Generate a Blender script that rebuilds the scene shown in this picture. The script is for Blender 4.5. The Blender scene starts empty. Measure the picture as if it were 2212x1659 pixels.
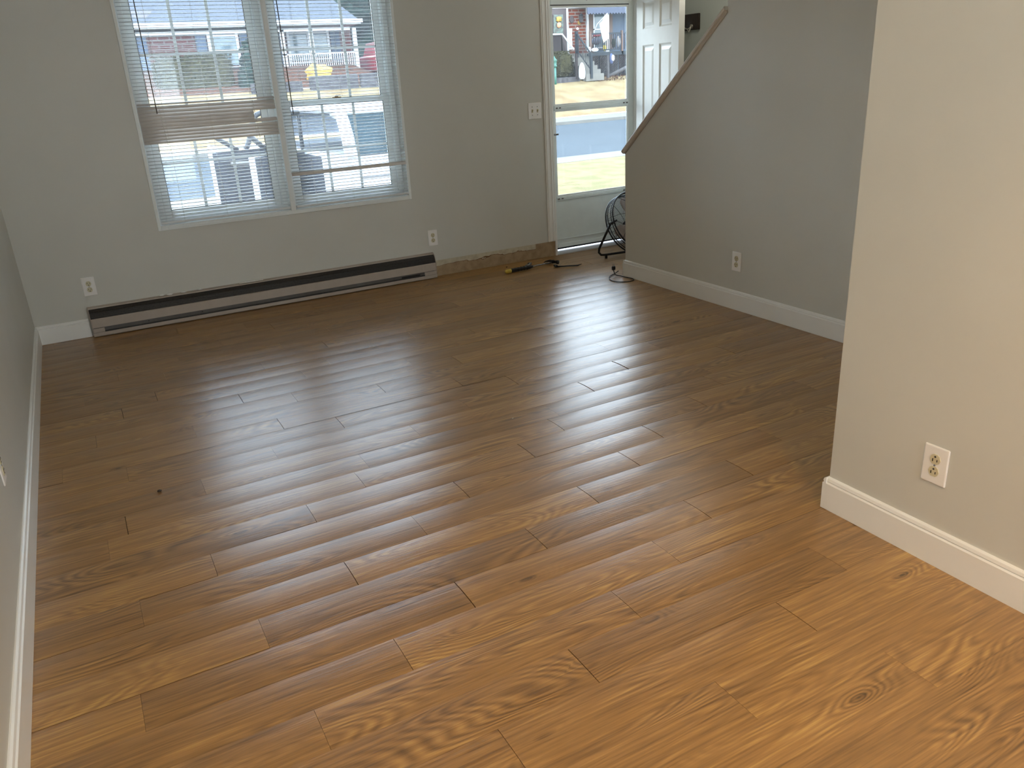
import bpy, bmesh, math, random
from mathutils import Vector, Matrix
PI = math.pi
random.seed(7)
sc = bpy.context.scene
col = sc.collection

# ---------------------------------------------------------------- camera
W, H = 2212, 1659
F_PX = 1728.7
YAW, PITCH, ROLL = 0.478814, 0.370425, -0.057708
cy, sy, cp, sp = math.cos(YAW), math.sin(YAW), math.cos(PITCH), math.sin(PITCH)
fwd = Vector((sy*cp, cy*cp, -sp)); rgt = Vector((cy, -sy, 0)); up = rgt.cross(fwd)
cr, sr = math.cos(ROLL), math.sin(ROLL)
r2 = cr*rgt + sr*up; u2 = -sr*rgt + cr*up
cam = bpy.data.cameras.new('camera'); cam_o = bpy.data.objects.new('camera', cam); col.objects.link(cam_o)
cam.sensor_fit = 'HORIZONTAL'; cam.sensor_width = 36; cam.lens = F_PX/W*36
cam.clip_start = 0.05; cam.clip_end = 300
cam_o.matrix_world = Matrix(((r2.x, u2.x, -fwd.x, 0), (r2.y, u2.y, -fwd.y, 0), (r2.z, u2.z, -fwd.z, 1.45), (0, 0, 0, 1)))
sc.camera = cam_o

# ---------------------------------------------------------------- world, exposure
wd = bpy.data.worlds.new('overcast_sky'); sc.world = wd; wd.use_nodes = True
nt = wd.node_tree; nt.nodes.clear()
wo = nt.nodes.new('ShaderNodeOutputWorld'); bg = nt.nodes.new('ShaderNodeBackground')
tc = nt.nodes.new('ShaderNodeTexCoord'); sx = nt.nodes.new('ShaderNodeSeparateXYZ'); rp = nt.nodes.new('ShaderNodeValToRGB')
rp.color_ramp.elements[0].position = 0.0; rp.color_ramp.elements[0].color = (0.84, 0.92, 1.0, 1)
rp.color_ramp.elements[1].position = 0.7; rp.color_ramp.elements[1].color = (0.67, 0.80, 1.0, 1)
nt.links.new(tc.outputs['Generated'], sx.inputs[0]); nt.links.new(sx.outputs['Z'], rp.inputs[0])
nt.links.new(rp.outputs[0], bg.inputs[0]); nt.links.new(bg.outputs[0], wo.inputs[0])
bg.inputs[1].default_value = 7.8
sc.view_settings.view_transform = 'Standard'; sc.view_settings.look = 'None'
sc.view_settings.gamma = 1; sc.view_settings.use_curve_mapping = False
sc.view_settings.exposure = 0.42

# warm ceiling lamp, then two added fill lamps: room and entry
LAMPS = [((1.2, -0.05, 2.33), 66.0, (1.0, .60, .25), 128), ((.3, 0.7, 2.33), 21.0, (1.0, .93, .80), 0), ((4.0, 4.6, 2.33), 4.5, (.95, 1.0, .98), 0)]

# ---------------------------------------------------------------- materials
def srgb(r, g, b):
    f = lambda c: c/12.92 if c <= .04045 else ((c+.055)/1.055)**2.4
    return (f(r/255), f(g/255), f(b/255), 1)
def mat(name, c, rough=.6, metal=0, noise=0, nscale=20, bump=0, bscale=200, trans=0, spec=.5, emit=0, c2=None, stretch=None):
    m = bpy.data.materials.new(name); m.use_nodes = True; n = m.node_tree.nodes; l = m.node_tree.links
    b = n['Principled BSDF']; b.inputs['Base Color'].default_value = c; b.inputs['Roughness'].default_value = rough
    b.inputs['Metallic'].default_value = metal; b.inputs['Specular IOR Level'].default_value = spec
    if trans: b.inputs['Transmission Weight'].default_value = trans
    if emit:
        b.inputs['Emission Color'].default_value = c; b.inputs['Emission Strength'].default_value = emit
    t = n.new('ShaderNodeTexCoord'); mp = n.new('ShaderNodeMapping'); l.new(t.outputs['Object'], mp.inputs[0])
    if stretch: mp.inputs['Scale'].default_value = stretch
    if noise or c2:
        x = n.new('ShaderNodeTexNoise'); x.inputs['Scale'].default_value = nscale; x.inputs['Detail'].default_value = 6
        l.new(mp.outputs[0], x.inputs[0]); r = n.new('ShaderNodeValToRGB')
        r.color_ramp.elements[0].position = .38; r.color_ramp.elements[1].position = .62
        a = c2 or tuple(min(1, v*(1-noise)) for v in c[:3])+(1,)
        r.color_ramp.elements[0].color = a; r.color_ramp.elements[1].color = c if c2 else tuple(min(1, v*(1+noise)) for v in c[:3])+(1,)
        l.new(x.outputs[0], r.inputs[0]); l.new(r.outputs[0], b.inputs['Base Color'])
    if bump:
        x = n.new('ShaderNodeTexNoise'); x.inputs['Scale'].default_value = bscale; x.inputs['Detail'].default_value = 3
        l.new(mp.outputs[0], x.inputs[0]); u = n.new('ShaderNodeBump'); u.inputs['Strength'].default_value = bump
        u.inputs['Distance'].default_value = .002; l.new(x.outputs[0], u.inputs['Height']); l.new(u.outputs[0], b.inputs['Normal'])
    return m

M = {}
M['paint'] = mat('wall_paint', srgb(215, 214, 206), .42, noise=.015, nscale=2.5, bump=.08, bscale=260)
M['paint_shade'] = mat('wall_paint_shade', srgb(186, 190, 182), .55, noise=.015, nscale=2.5)  # wall paint made greyer: the entry wall's shade is in the colour
M['ceil'] = mat('ceiling_paint', srgb(238, 237, 233), .9, bump=.2, bscale=90)
M['trim'] = mat('trim_white', srgb(246, 246, 242), .35, noise=.01, nscale=6)
M['trimw'] = mat('window_vinyl', srgb(242, 246, 244), .4, noise=.01)
M['door'] = mat('door_white', srgb(246, 246, 238), .4, noise=.01)
M['storm'] = mat('storm_door_paint', srgb(232, 240, 238), .35, noise=.02, nscale=9)
M['plate'] = mat('plate_white', srgb(250, 248, 245), .3, noise=.005)
M['ivory'] = mat('receptacle_ivory', srgb(216, 208, 176), .35, noise=.01)
M['black'] = mat('black_plastic', srgb(20, 20, 22), .45, noise=.1)
M['blackm'] = mat('black_metal', srgb(24, 26, 32), .35, metal=.3, noise=.1)
M['rubber'] = mat('rubber', srgb(16, 16, 18), .8, noise=.1)
M['steel'] = mat('steel', srgb(150, 150, 152), .35, metal=.9, noise=.15, nscale=60)
M['heater'] = mat('heater_enamel', srgb(184, 172, 160), .45, noise=.03, nscale=14)
M['heater_dk'] = mat('heater_louver', srgb(44, 40, 36), .55, noise=.25, nscale=90)
M['heater_gy'] = mat('heater_recess', srgb(98, 94, 90), .5, noise=.08)
M['yellow'] = mat('grip_yellow', srgb(200, 176, 70), .5, noise=.15, nscale=80)
M['slat'] = mat('blind_slat', srgb(232, 236, 236), .4, noise=.01)
M['slat_shade'] = mat('blind_slat_shade', srgb(228, 222, 216), .45, noise=.03, nscale=8)  # warmer copy of the slat colour, with the shade of tilted slats painted in
M['wand'] = mat('wand_smoke', srgb(92, 84, 74), .3, noise=.05)
M['cord'] = mat('cord_white', srgb(222, 220, 210), .7, noise=.02)
M['capwood'] = mat('rail_cap_beige', srgb(212, 204, 194), .5, noise=.05, nscale=10, stretch=(20, 2, 2))
M['walnut'] = mat('rack_dark_wood', srgb(46, 34, 26), .45, noise=.25, nscale=12, stretch=(1, 12, 1))
M['brass'] = mat('lock_brass', srgb(150, 120, 84), .35, metal=.8, noise=.1)
M['nickel'] = mat('hook_nickel', srgb(190, 184, 172), .3, metal=.9, noise=.05)
M['blade'] = mat('fan_blade_metal', srgb(150, 132, 118), .4, metal=.3, noise=.1)
M['under'] = mat('underlay_dark', srgb(34, 24, 16), .9, noise=.2)
M['carpet'] = mat('stair_carpet', srgb(150, 138, 120), .95, noise=.1, nscale=80)
M['lampglass'] = mat('lamp_glass', (1.0, .74, .46, 1), .5, emit=3.0)

def glass(name, tint=(1, 1, 1, 1), haze=0.0, refl=1.0):
    m = bpy.data.materials.new(name); m.use_nodes = True; n = m.node_tree.nodes; l = m.node_tree.links; n.clear()
    o = n.new('ShaderNodeOutputMaterial'); t = n.new('ShaderNodeBsdfTransparent'); g = n.new('ShaderNodeBsdfGlossy')
    t.inputs[0].default_value = tint; g.inputs['Roughness'].default_value = .02
    f = n.new('ShaderNodeFresnel'); f.inputs[0].default_value = 1.45
    mx = n.new('ShaderNodeMixShader'); l.new(f.outputs[0], mx.inputs[0]); l.new(t.outputs[0], mx.inputs[1]); l.new(g.outputs[0], mx.inputs[2])
    src = mx
    if haze:
        d = n.new('ShaderNodeBsdfTranslucent'); d.inputs[0].default_value = (.9, .95, 1, 1)
        nz = n.new('ShaderNodeTexNoise'); nz.inputs['Scale'].default_value = 4
        mm = n.new('ShaderNodeMath'); mm.operation = 'MULTIPLY'; mm.inputs[1].default_value = haze*2
        l.new(nz.outputs[0], mm.inputs[0])
        m2 = n.new('ShaderNodeMixShader'); l.new(mm.outputs[0], m2.inputs[0]); l.new(mx.outputs[0], m2.inputs[1]); l.new(d.outputs[0], m2.inputs[2]); src = m2
    l.new(src.outputs[0], o.inputs[0]); return m
M['glass'] = glass('window_glass', (.94, .985, 1, 1), haze=.022)
M['glass_d'] = glass('door_glass', (.96, .99, .99, 1), haze=.008)

def wood_floor():
    m = bpy.data.materials.new('oak_plank'); m.use_nodes = True; n = m.node_tree.nodes; l = m.node_tree.links
    b = n['Principled BSDF']
    def N(t, **k):
        x = n.new(t)
        for a, v in k.items(): setattr(x, a, v)
        return x
    def math_(op, a, c=None, d=None):
        x = N('ShaderNodeMath', operation=op)
        for i, v in enumerate((a, c, d)):
            if v is None: continue
            if isinstance(v, (int, float)): x.inputs[i].default_value = v
            else: l.new(v, x.inputs[i])
        return x.outputs[0]
    uv = N('ShaderNodeUVMap', uv_map='grain'); rn = N('ShaderNodeUVMap', uv_map='tone')
    def noise(sx_, sy_, det=4, rough=.55, dist=0, sc_=1):
        mp = N('ShaderNodeMapping'); mp.inputs['Scale'].default_value = (sx_, sy_, 1); l.new(uv.outputs[0], mp.inputs[0])
        x = N('ShaderNodeTexNoise'); x.inputs['Scale'].default_value = sc_; x.inputs['Detail'].default_value = det
        x.inputs['Roughness'].default_value = rough; x.inputs['Distortion'].default_value = dist
        l.new(mp.outputs[0], x.inputs[0]); return x.outputs[0]
    broad = noise(1.15, 7.0, 1.0, .35, .3)
    fine = noise(8, 210, 3, .6)
    mid = noise(3, 30, 3, .55)
    patch = noise(2.2, 5, 2, .5)
    streak = noise(2.4, 105, 3, .62)
    # knots bend the rings around them
    mpk = N('ShaderNodeMapping'); mpk.inputs['Scale'].default_value = (2.6, 7.5, 1); l.new(uv.outputs[0], mpk.inputs[0])
    vor = N('ShaderNodeTexVoronoi'); vor.inputs['Scale'].default_value = 1.0; l.new(mpk.outputs[0], vor.inputs[0])
    rnd = N('ShaderNodeSeparateColor'); l.new(vor.outputs['Color'], rnd.inputs[0])
    on = math_('GREATER_THAN', rnd.outputs[0], .5)
    near = math_('POWER', math_('MAXIMUM', math_('SUBTRACT', 1.0, math_('MULTIPLY', vor.outputs['Distance'], 2.6)), 0.0), 2.0)
    near = math_('MULTIPLY', near, on)
    knot = math_('MULTIPLY', math_('MAXIMUM', math_('SUBTRACT', 1.0, math_('MULTIPLY', vor.outputs['Distance'], 10.0)), 0.0), on)
    ph = math_('ADD', math_('MULTIPLY', broad, 175.0), math_('MULTIPLY', mid, 3.0))
    ph = math_('ADD', ph, math_('MULTIPLY', near, 26.0))
    rings = math_('MULTIPLY_ADD', math_('SINE', ph), .5, .5)
    rings = math_('POWER', rings, .8)
    figm = math_('MINIMUM', math_('MAXIMUM', math_('ADD', math_('MULTIPLY', math_('SUBTRACT', patch, .44), 5.0), math_('MULTIPLY', near, .8)), .10), 1.0)
    g = math_('ADD', math_('MULTIPLY', math_('SUBTRACT', rings, .5), math_('MULTIPLY', figm, .36)), math_('MULTIPLY', math_('SUBTRACT', fine, .5), .55))
    g = math_('ADD', g, math_('MULTIPLY', math_('SUBTRACT', streak, .5), .95))
    g = math_('ADD', g, math_('MULTIPLY', math_('SUBTRACT', mid, .5), .5))
    g = math_('ADD', math_('ADD', g, .5), math_('MULTIPLY', knot, -.55))
    g = math_('ADD', g, math_('MULTIPLY', near, -.10))
    s2 = N('ShaderNodeSeparateXYZ'); l.new(rn.outputs[0], s2.inputs[0])
    g = math_('ADD', g, math_('MULTIPLY', math_('SUBTRACT', s2.outputs[0], .5), .2))
    r = N('ShaderNodeValToRGB'); e = r.color_ramp.elements
    e[0].position = .0; e[0].color = srgb(84, 60, 26); e[1].position = 1.0; e[1].color = srgb(212, 172, 98)
    x = e.new(.3); x.color = srgb(132, 97, 50)
    x = e.new(.6); x.color = srgb(167, 125, 69)
    l.new(g, r.inputs[0]); l.new(r.outputs[0], b.inputs['Base Color'])
    b.inputs['Roughness'].default_value = .3
    rr = math_('MULTIPLY_ADD', fine, .10, .27); l.new(rr, b.inputs['Roughness'])
    b.inputs['IOR'].default_value = 1.8; b.inputs['Specular IOR Level'].default_value = .68
    hgt = noise(4, 150, 2, .5)
    bp = N('ShaderNodeBump'); bp.inputs['Strength'].default_value = .5; bp.inputs['Distance'].default_value = .0011
    l.new(hgt, bp.inputs['Height']); l.new(bp.outputs[0], b.inputs['Normal'])
    return m
M['oak'] = wood_floor()

def brick_mat(name, c1, c2, mortar, scale=1.0, wx=.2, hy=.075):
    m = bpy.data.materials.new(name); m.use_nodes = True; n = m.node_tree.nodes; l = m.node_tree.links; b = n['Principled BSDF']
    t = n.new('ShaderNodeTexCoord'); s = n.new('ShaderNodeSeparateXYZ'); c = n.new('ShaderNodeCombineXYZ')
    l.new(t.outputs['Object'], s.inputs[0]); l.new(s.outputs['X'], c.inputs['X']); l.new(s.outputs['Z'], c.inputs['Y'])
    k = n.new('ShaderNodeTexBrick'); l.new(c.outputs[0], k.inputs[0])
    k.inputs['Color1'].default_value = c1; k.inputs['Color2'].default_value = c2; k.inputs['Mortar'].default_value = mortar
    k.inputs['Scale'].default_value = 1; k.inputs['Brick Width'].default_value = wx*scale; k.inputs['Row Height'].default_value = hy*scale
    k.inputs['Mortar Size'].default_value = .012*scale; l.new(k.outputs[0], b.inputs['Base Color']); b.inputs['Roughness'].default_value = .85
    return m
M['brick'] = brick_mat('brick_orange', srgb(106, 51, 35), srgb(89, 41, 30), srgb(113, 104, 96), 1.9)
M['brick_l'] = brick_mat('brick_red', srgb(83, 42, 38), srgb(70, 35, 32), srgb(98, 90, 87), 2.2)
M['grass_dry'] = mat('winter_lawn', srgb(116, 100, 74), .95, c2=srgb(98, 92, 60), nscale=2.6)
M['bank'] = mat('dry_bank', srgb(124, 110, 80), .95, c2=srgb(110, 92, 66), nscale=1.3)
M['leaves'] = mat('fallen_leaves', srgb(90, 60, 44), .95, c2=srgb(59, 45, 38), nscale=9)
M['asphalt'] = mat('asphalt', srgb(60, 66, 70), .9, noise=.05, nscale=.8)
M['concrete'] = mat('concrete', srgb(103, 100, 94), .85, noise=.06, nscale=3)
M['stone'] = mat('grey_stone', srgb(79, 76, 76), .9, c2=srgb(62, 59, 60), nscale=5)
M['hedge'] = mat('hedge_brown_green', srgb(65, 62, 42), .95, c2=srgb(38, 36, 24), nscale=14)
M['evergreen'] = mat('evergreen', srgb(41, 55, 47), .95, c2=srgb(23, 32, 28), nscale=9)
M['shingle'] = mat('roof_shingle', srgb(73, 76, 81), .9, noise=.08, nscale=8)
M['white_p'] = mat('white_exterior', srgb(179, 179, 180), .6, noise=.01)
M['deck_g'] = mat('deck_grey_wood', srgb(47, 42, 42), .8, noise=.12, nscale=8)
M['rail_g'] = mat('rail_slate', srgb(44, 48, 52), .7, noise=.06)
M['brown_p'] = mat('shutter_brown', srgb(79, 59, 49), .7, noise=.06)
M['blue_s'] = mat('shutter_blue', srgb(52, 66, 83), .7, noise=.04)
M['pane_dk'] = mat('far_window_pane', srgb(77, 92, 98), .1, noise=.2, nscale=2)
M['awn'] = mat('awning_grey', srgb(73, 77, 89), .7, noise=.04)
M['flag_w'] = mat('flag_cloth', srgb(215, 210, 187), .8, noise=.02)
M['flag_y'] = mat('flag_yellow', srgb(208, 183, 73), .8, noise=.03)
M['teal'] = mat('lamp_post_teal', srgb(42, 87, 73), .5, noise=.04)
M['doorbrown'] = mat('far_door_brown', srgb(55, 42, 41), .5, noise=.08)
M['red'] = mat('red_paint', srgb(134, 32, 42), .3, noise=.03)
M['carw'] = mat('car_white', srgb(175, 176, 182), .25, noise=.005)
M['cargl'] = mat('car_glass', srgb(31, 47, 51), .06, noise=.2, nscale=2)
M['carint'] = mat('car_interior', srgb(38, 40, 47), .6, c2=srgb(27, 28, 34), nscale=12)
M['wreath'] = mat('wreath_flowers', srgb(189, 148, 52), .8, c2=srgb(105, 87, 52), nscale=12)
M['peach'] = mat('wreath_peach', srgb(197, 131, 96), .8, noise=.1)
M['picture'] = mat('door_garden_flag', srgb(93, 106, 96), .8, c2=srgb(65, 58, 52), nscale=9)
M['ink'] = mat('sign_ink', srgb(60, 60, 66), .7, noise=.05)
M['bluebag'] = mat('blue_fabric', srgb(49, 60, 92), .7, noise=.1)
M['golden'] = mat('ornamental_grass', srgb(197, 161, 84), .9, c2=srgb(166, 122, 61), nscale=14)

for k_ in ('grass_dry', 'bank', 'leaves', 'asphalt', 'concrete', 'cargl', 'stone', 'hedge', 'evergreen', 'shingle', 'white_p', 'deck_g', 'rail_g', 'awn', 'brick', 'brick_l', 'flag_w', 'golden'):
    M[k_].node_tree.nodes['Principled BSDF'].inputs['Specular IOR Level'].default_value = .08
def drywall_scar():
    m = bpy.data.materials.new('torn_drywall'); m.use_nodes = True; n = m.node_tree.nodes; l = m.node_tree.links; b = n['Principled BSDF']
    t = n.new('ShaderNodeTexCoord'); s = n.new('ShaderNodeSeparateXYZ'); l.new(t.outputs['Object'], s.inputs[0])
    mp = n.new('ShaderNodeMapping'); mp.inputs['Scale'].default_value = (4.5, 1, 14); l.new(t.outputs['Object'], mp.inputs[0])
    x = n.new('ShaderNodeTexNoise'); x.inputs['Scale'].default_value = 1.5; x.inputs['Detail'].default_value = 7; l.new(mp.outputs[0], x.inputs[0])
    # paint skin left along the top edge, torn irregularly; the strip by the casing is fully bare
    a = n.new('ShaderNodeMath'); a.operation = 'MULTIPLY_ADD'; l.new(x.outputs[0], a.inputs[0]); a.inputs[1].default_value = .085; l.new(s.outputs['Z'], a.inputs[2])
    bx = n.new('ShaderNodeMath'); bx.operation = 'GREATER_THAN'; l.new(s.outputs['X'], bx.inputs[0]); bx.inputs[1].default_value = 3.26
    bm_ = n.new('ShaderNodeMath'); bm_.operation = 'MULTIPLY_ADD'; l.new(bx.outputs[0], bm_.inputs[0]); bm_.inputs[1].default_value = -.055; l.new(a.outputs[0], bm_.inputs[2])
    r = n.new('ShaderNodeValToRGB'); r.color_ramp.interpolation = 'CONSTANT'
    e = r.color_ramp.elements; e[0].position = 0; e[0].color = srgb(174, 151, 120); e[1].position = .124; e[1].color = srgb(206, 198, 176)
    x1 = e.new(.119); x1.color = srgb(120, 88, 56)
    l.new(bm_.outputs[0], r.inputs[0])
    nz = n.new('ShaderNodeTexNoise'); nz.inputs['Scale'].default_value = 22; nz.inputs['Detail'].default_value = 5; l.new(t.outputs['Object'], nz.inputs[0])
    mx = n.new('ShaderNodeMix'); mx.data_type = 'RGBA'; mx.blend_type = 'MULTIPLY'; mx.inputs[0].default_value = .8
    r2_ = n.new('ShaderNodeValToRGB'); r2_.color_ramp.elements[0].position = .3; r2_.color_ramp.elements[0].color = (.72, .68, .62, 1); r2_.color_ramp.elements[1].position = .6
    l.new(nz.outputs[0], r2_.inputs[0]); l.new(r.outputs[0], mx.inputs[6]); l.new(r2_.outputs[0], mx.inputs[7])
    l.new(mx.outputs[2], b.inputs['Base Color']); b.inputs['Roughness'].default_value = .9
    return m
M['scar'] = drywall_scar()

# ---------------------------------------------------------------- mesh helpers
class MB:
    """collects shapes and links them as one mesh object"""
    def __init__(s): s.b = bmesh.new(); s.mi = 0; s.tr = None
    def _new(s, vs, T=None):
        T = T or s.tr
        if T is not None:
            for v in vs: v.co = T @ v.co
    def box(s, x0, x1, y0, y1, z0, z1, bev=0, seg=1, T=None):
        r = bmesh.ops.create_cube(s.b, size=1)
        vs = r['verts']
        for v in vs:
            v.co = Vector(((x0+x1)/2+v.co.x*(x1-x0), (y0+y1)/2+v.co.y*(y1-y0), (z0+z1)/2+v.co.z*(z1-z0)))
        fs = {f for v in vs for f in v.link_faces}
        for f in fs: f.material_index = s.mi
        if bev:
            es = list({e for v in vs for e in v.link_edges})
            rr = bmesh.ops.bevel(s.b, geom=es, offset=bev, segments=seg, affect='EDGES', profile=.5)
            vs = list({v for f in rr['faces'] for v in f.verts} | {v for v in vs if v.is_valid})
        s._new(vs, T); return s
    def poly(s, pts, ax, a0, a1, T=None):
        """prism: 2-D outline pts extruded along ax ('x','y','z') from a0 to a1"""
        def P(p, a): return Vector((a, p[0], p[1])) if ax == 'x' else Vector((p[0], a, p[1])) if ax == 'y' else Vector((p[0], p[1], a))
        A = [s.b.verts.new(P(p, a0)) for p in pts]; B = [s.b.verts.new(P(p, a1)) for p in pts]; n = len(pts)
        fs = [s.b.faces.new(A[::-1]), s.b.faces.new(B)]
        for i in range(n): fs.append(s.b.faces.new((A[i], A[(i+1) % n], B[(i+1) % n], B[i])))
        for f in fs: f.material_index = s.mi
        s._new(A+B, T); return s
    def tube(s, pts, r, seg=8, closed=False, T=None, smooth=True):
        pts = [Vector(p) for p in pts]; n = len(pts); rings = []; prev = None
        for i, p in enumerate(pts):
            if closed: d = pts[(i+1) % n]-pts[i-1]
            else: d = pts[min(i+1, n-1)]-pts[max(i-1, 0)]
            d.normalize()
            if prev is None:
                a = Vector((0, 0, 1)) if abs(d.z) < .9 else Vector((1, 0, 0)); u = d.cross(a).normalized()
            else: u = (prev-d*prev.dot(d)).normalized()
            prev = u; v = d.cross(u); rr = r[i] if isinstance(r, (list, tuple)) else r
            rings.append([s.b.verts.new(p+u*math.cos(2*PI*k/seg)*rr+v*math.sin(2*PI*k/seg)*rr) for k in range(seg)])
        fs = []
        for i in range(n if closed else n-1):
            A, B = rings[i], rings[(i+1) % n]
            for k in range(seg): fs.append(s.b.faces.new((A[k], A[(k+1) % seg], B[(k+1) % seg], B[k])))
        if not closed: fs += [s.b.faces.new(rings[0][::-1]), s.b.faces.new(rings[-1])]
        for f in fs: f.material_index = s.mi; f.smooth = smooth
        s._new([v for q in rings for v in q], T); return s
    def lathe(s, prof, c=(0, 0, 0), seg=20, T=None):
        """prof: (radius, z) pairs about the z axis through c"""
        rings = []
        for r, z in prof:
            rings.append([s.b.verts.new(Vector((c[0]+max(r, 1e-4)*math.cos(2*PI*k/seg), c[1]+max(r, 1e-4)*math.sin(2*PI*k/seg), c[2]+z))) for k in range(seg)])
        for i in range(len(rings)-1):
            for k in range(seg):
                f = s.b.faces.new((rings[i][k], rings[i][(k+1) % seg], rings[i+1][(k+1) % seg], rings[i+1][k])); f.smooth = True; f.material_index = s.mi
        s.b.faces.new(rings[0][::-1]).material_index = s.mi; s.b.faces.new(rings[-1]).material_index = s.mi
        s._new([v for q in rings for v in q], T); return s
    def blob(s, c, r, sub=3, amp=.12, f=3.0, T=None):
        q = bmesh.ops.create_icosphere(s.b, subdivisions=sub, radius=1)
        rx, ry, rz = r if isinstance(r, (tuple, list)) else (r, r, r)
        for v in q['verts']:
            n = v.co.copy(); k = 1+amp*(math.sin(n.x*f*2.1+c[0])+math.sin(n.y*f*2.7+c[1]*2)+math.sin(n.z*f*2.3+3*c[2])+random.uniform(-.8, .8))/2
            v.co = Vector((c[0]+n.x*rx*k, c[1]+n.y*ry*k, c[2]+n.z*rz*k))
        for fc in {f_ for v in q['verts'] for f_ in v.link_faces}: fc.material_index = s.mi; fc.smooth = True
        s._new(q['verts'], T); return s
    def build(s, name, m, parent=None, loc=None, local=False):
        bmesh.ops.recalc_face_normals(s.b, faces=s.b.faces)
        if parent is not None and not local:
            org = Vector(parent.get('_org', (0, 0, 0)))
            bmesh.ops.translate(s.b, verts=s.b.verts, vec=-org)
        elif parent is None and loc == 'base':
            vs = s.b.verts; xs = [v.co.x for v in vs]; ys = [v.co.y for v in vs]; zs = [v.co.z for v in vs]
            loc = ((min(xs)+max(xs))/2, (min(ys)+max(ys))/2, min(zs))
            bmesh.ops.translate(s.b, verts=vs, vec=-Vector(loc))
        me = bpy.data.meshes.new(name); s.b.to_mesh(me); s.b.free()
        o = bpy.data.objects.new(name, me); col.objects.link(o)
        for x in (m if isinstance(m, (list, tuple)) else [m]): me.materials.append(x)
        if parent is not None:
            o.parent = parent
            if '_org' in parent: o['_org'] = parent['_org']
        elif loc: o.location = loc; o['_org'] = tuple(loc)
        return o
def tag(o, label=None, cat=None, group=None, kind=None):
    if label: o['label'] = label
    if cat: o['category'] = cat
    if group: o['group'] = group
    if kind: o['kind'] = kind
    return o
def thing(name, loc, label, cat, group=None, rotz=0, kind=None):
    o = bpy.data.objects.new(name, None); col.objects.link(o); o.location = loc; o.rotation_euler = (0, 0, rotz)
    o.empty_display_size = .05
    if not rotz: o['_org'] = tuple(loc)
    else: o['_org'] = (0, 0, 0)
    return tag(o, label, cat, group, kind)
def struct(o): o['kind'] = 'structure'; return o
def S(mb, name, m, parent=None):
    o = mb.build(name, m, parent)
    return o if parent else struct(o)
def frame_boxes(mb, x0, x1, z0, z1, y0, y1, l, r, b, t, bev=0):
    mb.box(x0, x0+l, y0, y1, z0, z1, bev); mb.box(x1-r, x1, y0, y1, z0, z1, bev)
    if b: mb.box(x0+l, x1-r, y0, y1, z0, z0+b, bev)
    if t: mb.box(x0+l, x1-r, y0, y1, z1-t, z1, bev)
    return mb

# ---------------------------------------------------------------- room shell
LX, FY, SX, BX = -.393, 5.715, 3.475, 2.041     # left wall, front wall, stair wall, closet wall
CZ, BACK, RX, OY = 2.44, -3.0, 4.60, 5.875
WX0, WX1, WZ0, WZ1 = .455, 2.195, .635, 2.07
DX0, DX1, DZ1 = 3.455, 4.345, 2.045

b = MB(); b.box(LX-.1, RX+.1, BACK-.1, OY+.02, -.12, -.012); S(b, 'trim_9', M['under'])

# floor: crowned planks, 149.5 mm rows, 900 mm long, joints where the photo shows them
joints = {-2: 1.586, -1: 1.147, 0: .609, 1: .901, 2: .247, 3: .514, 4: -.129, 5: .206, 6: .513, 7: -.092, 8: .142,
          9: .508, 10: .743, 11: -.09, 12: .2, 13: .513, 14: -.053, 15: .61, 16: .254, 17: .75, 18: .517, 19: .88, 20: .15,
          21: .72, 22: .226, 23: .9, 24: .33, 25: .6, 26: .05, 27: .8, 28: .4}
gaps = {(13, 2): .0035, (12, 2): .0028, (10, 1): .0012, (9, 1): .0014, (8, 2): .0016, (7, 2): .0014, (5, 2): .0014, (4, 1): .0014, (6, 1): .0012}; rg = random.Random(5)
bm = bmesh.new(); uvg = bm.loops.layers.uv.new('grain'); uvt = bm.loops.layers.uv.new('tone')
PW, PL, R0 = .1495, .900, 1.200
rs = random.Random(31)
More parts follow.
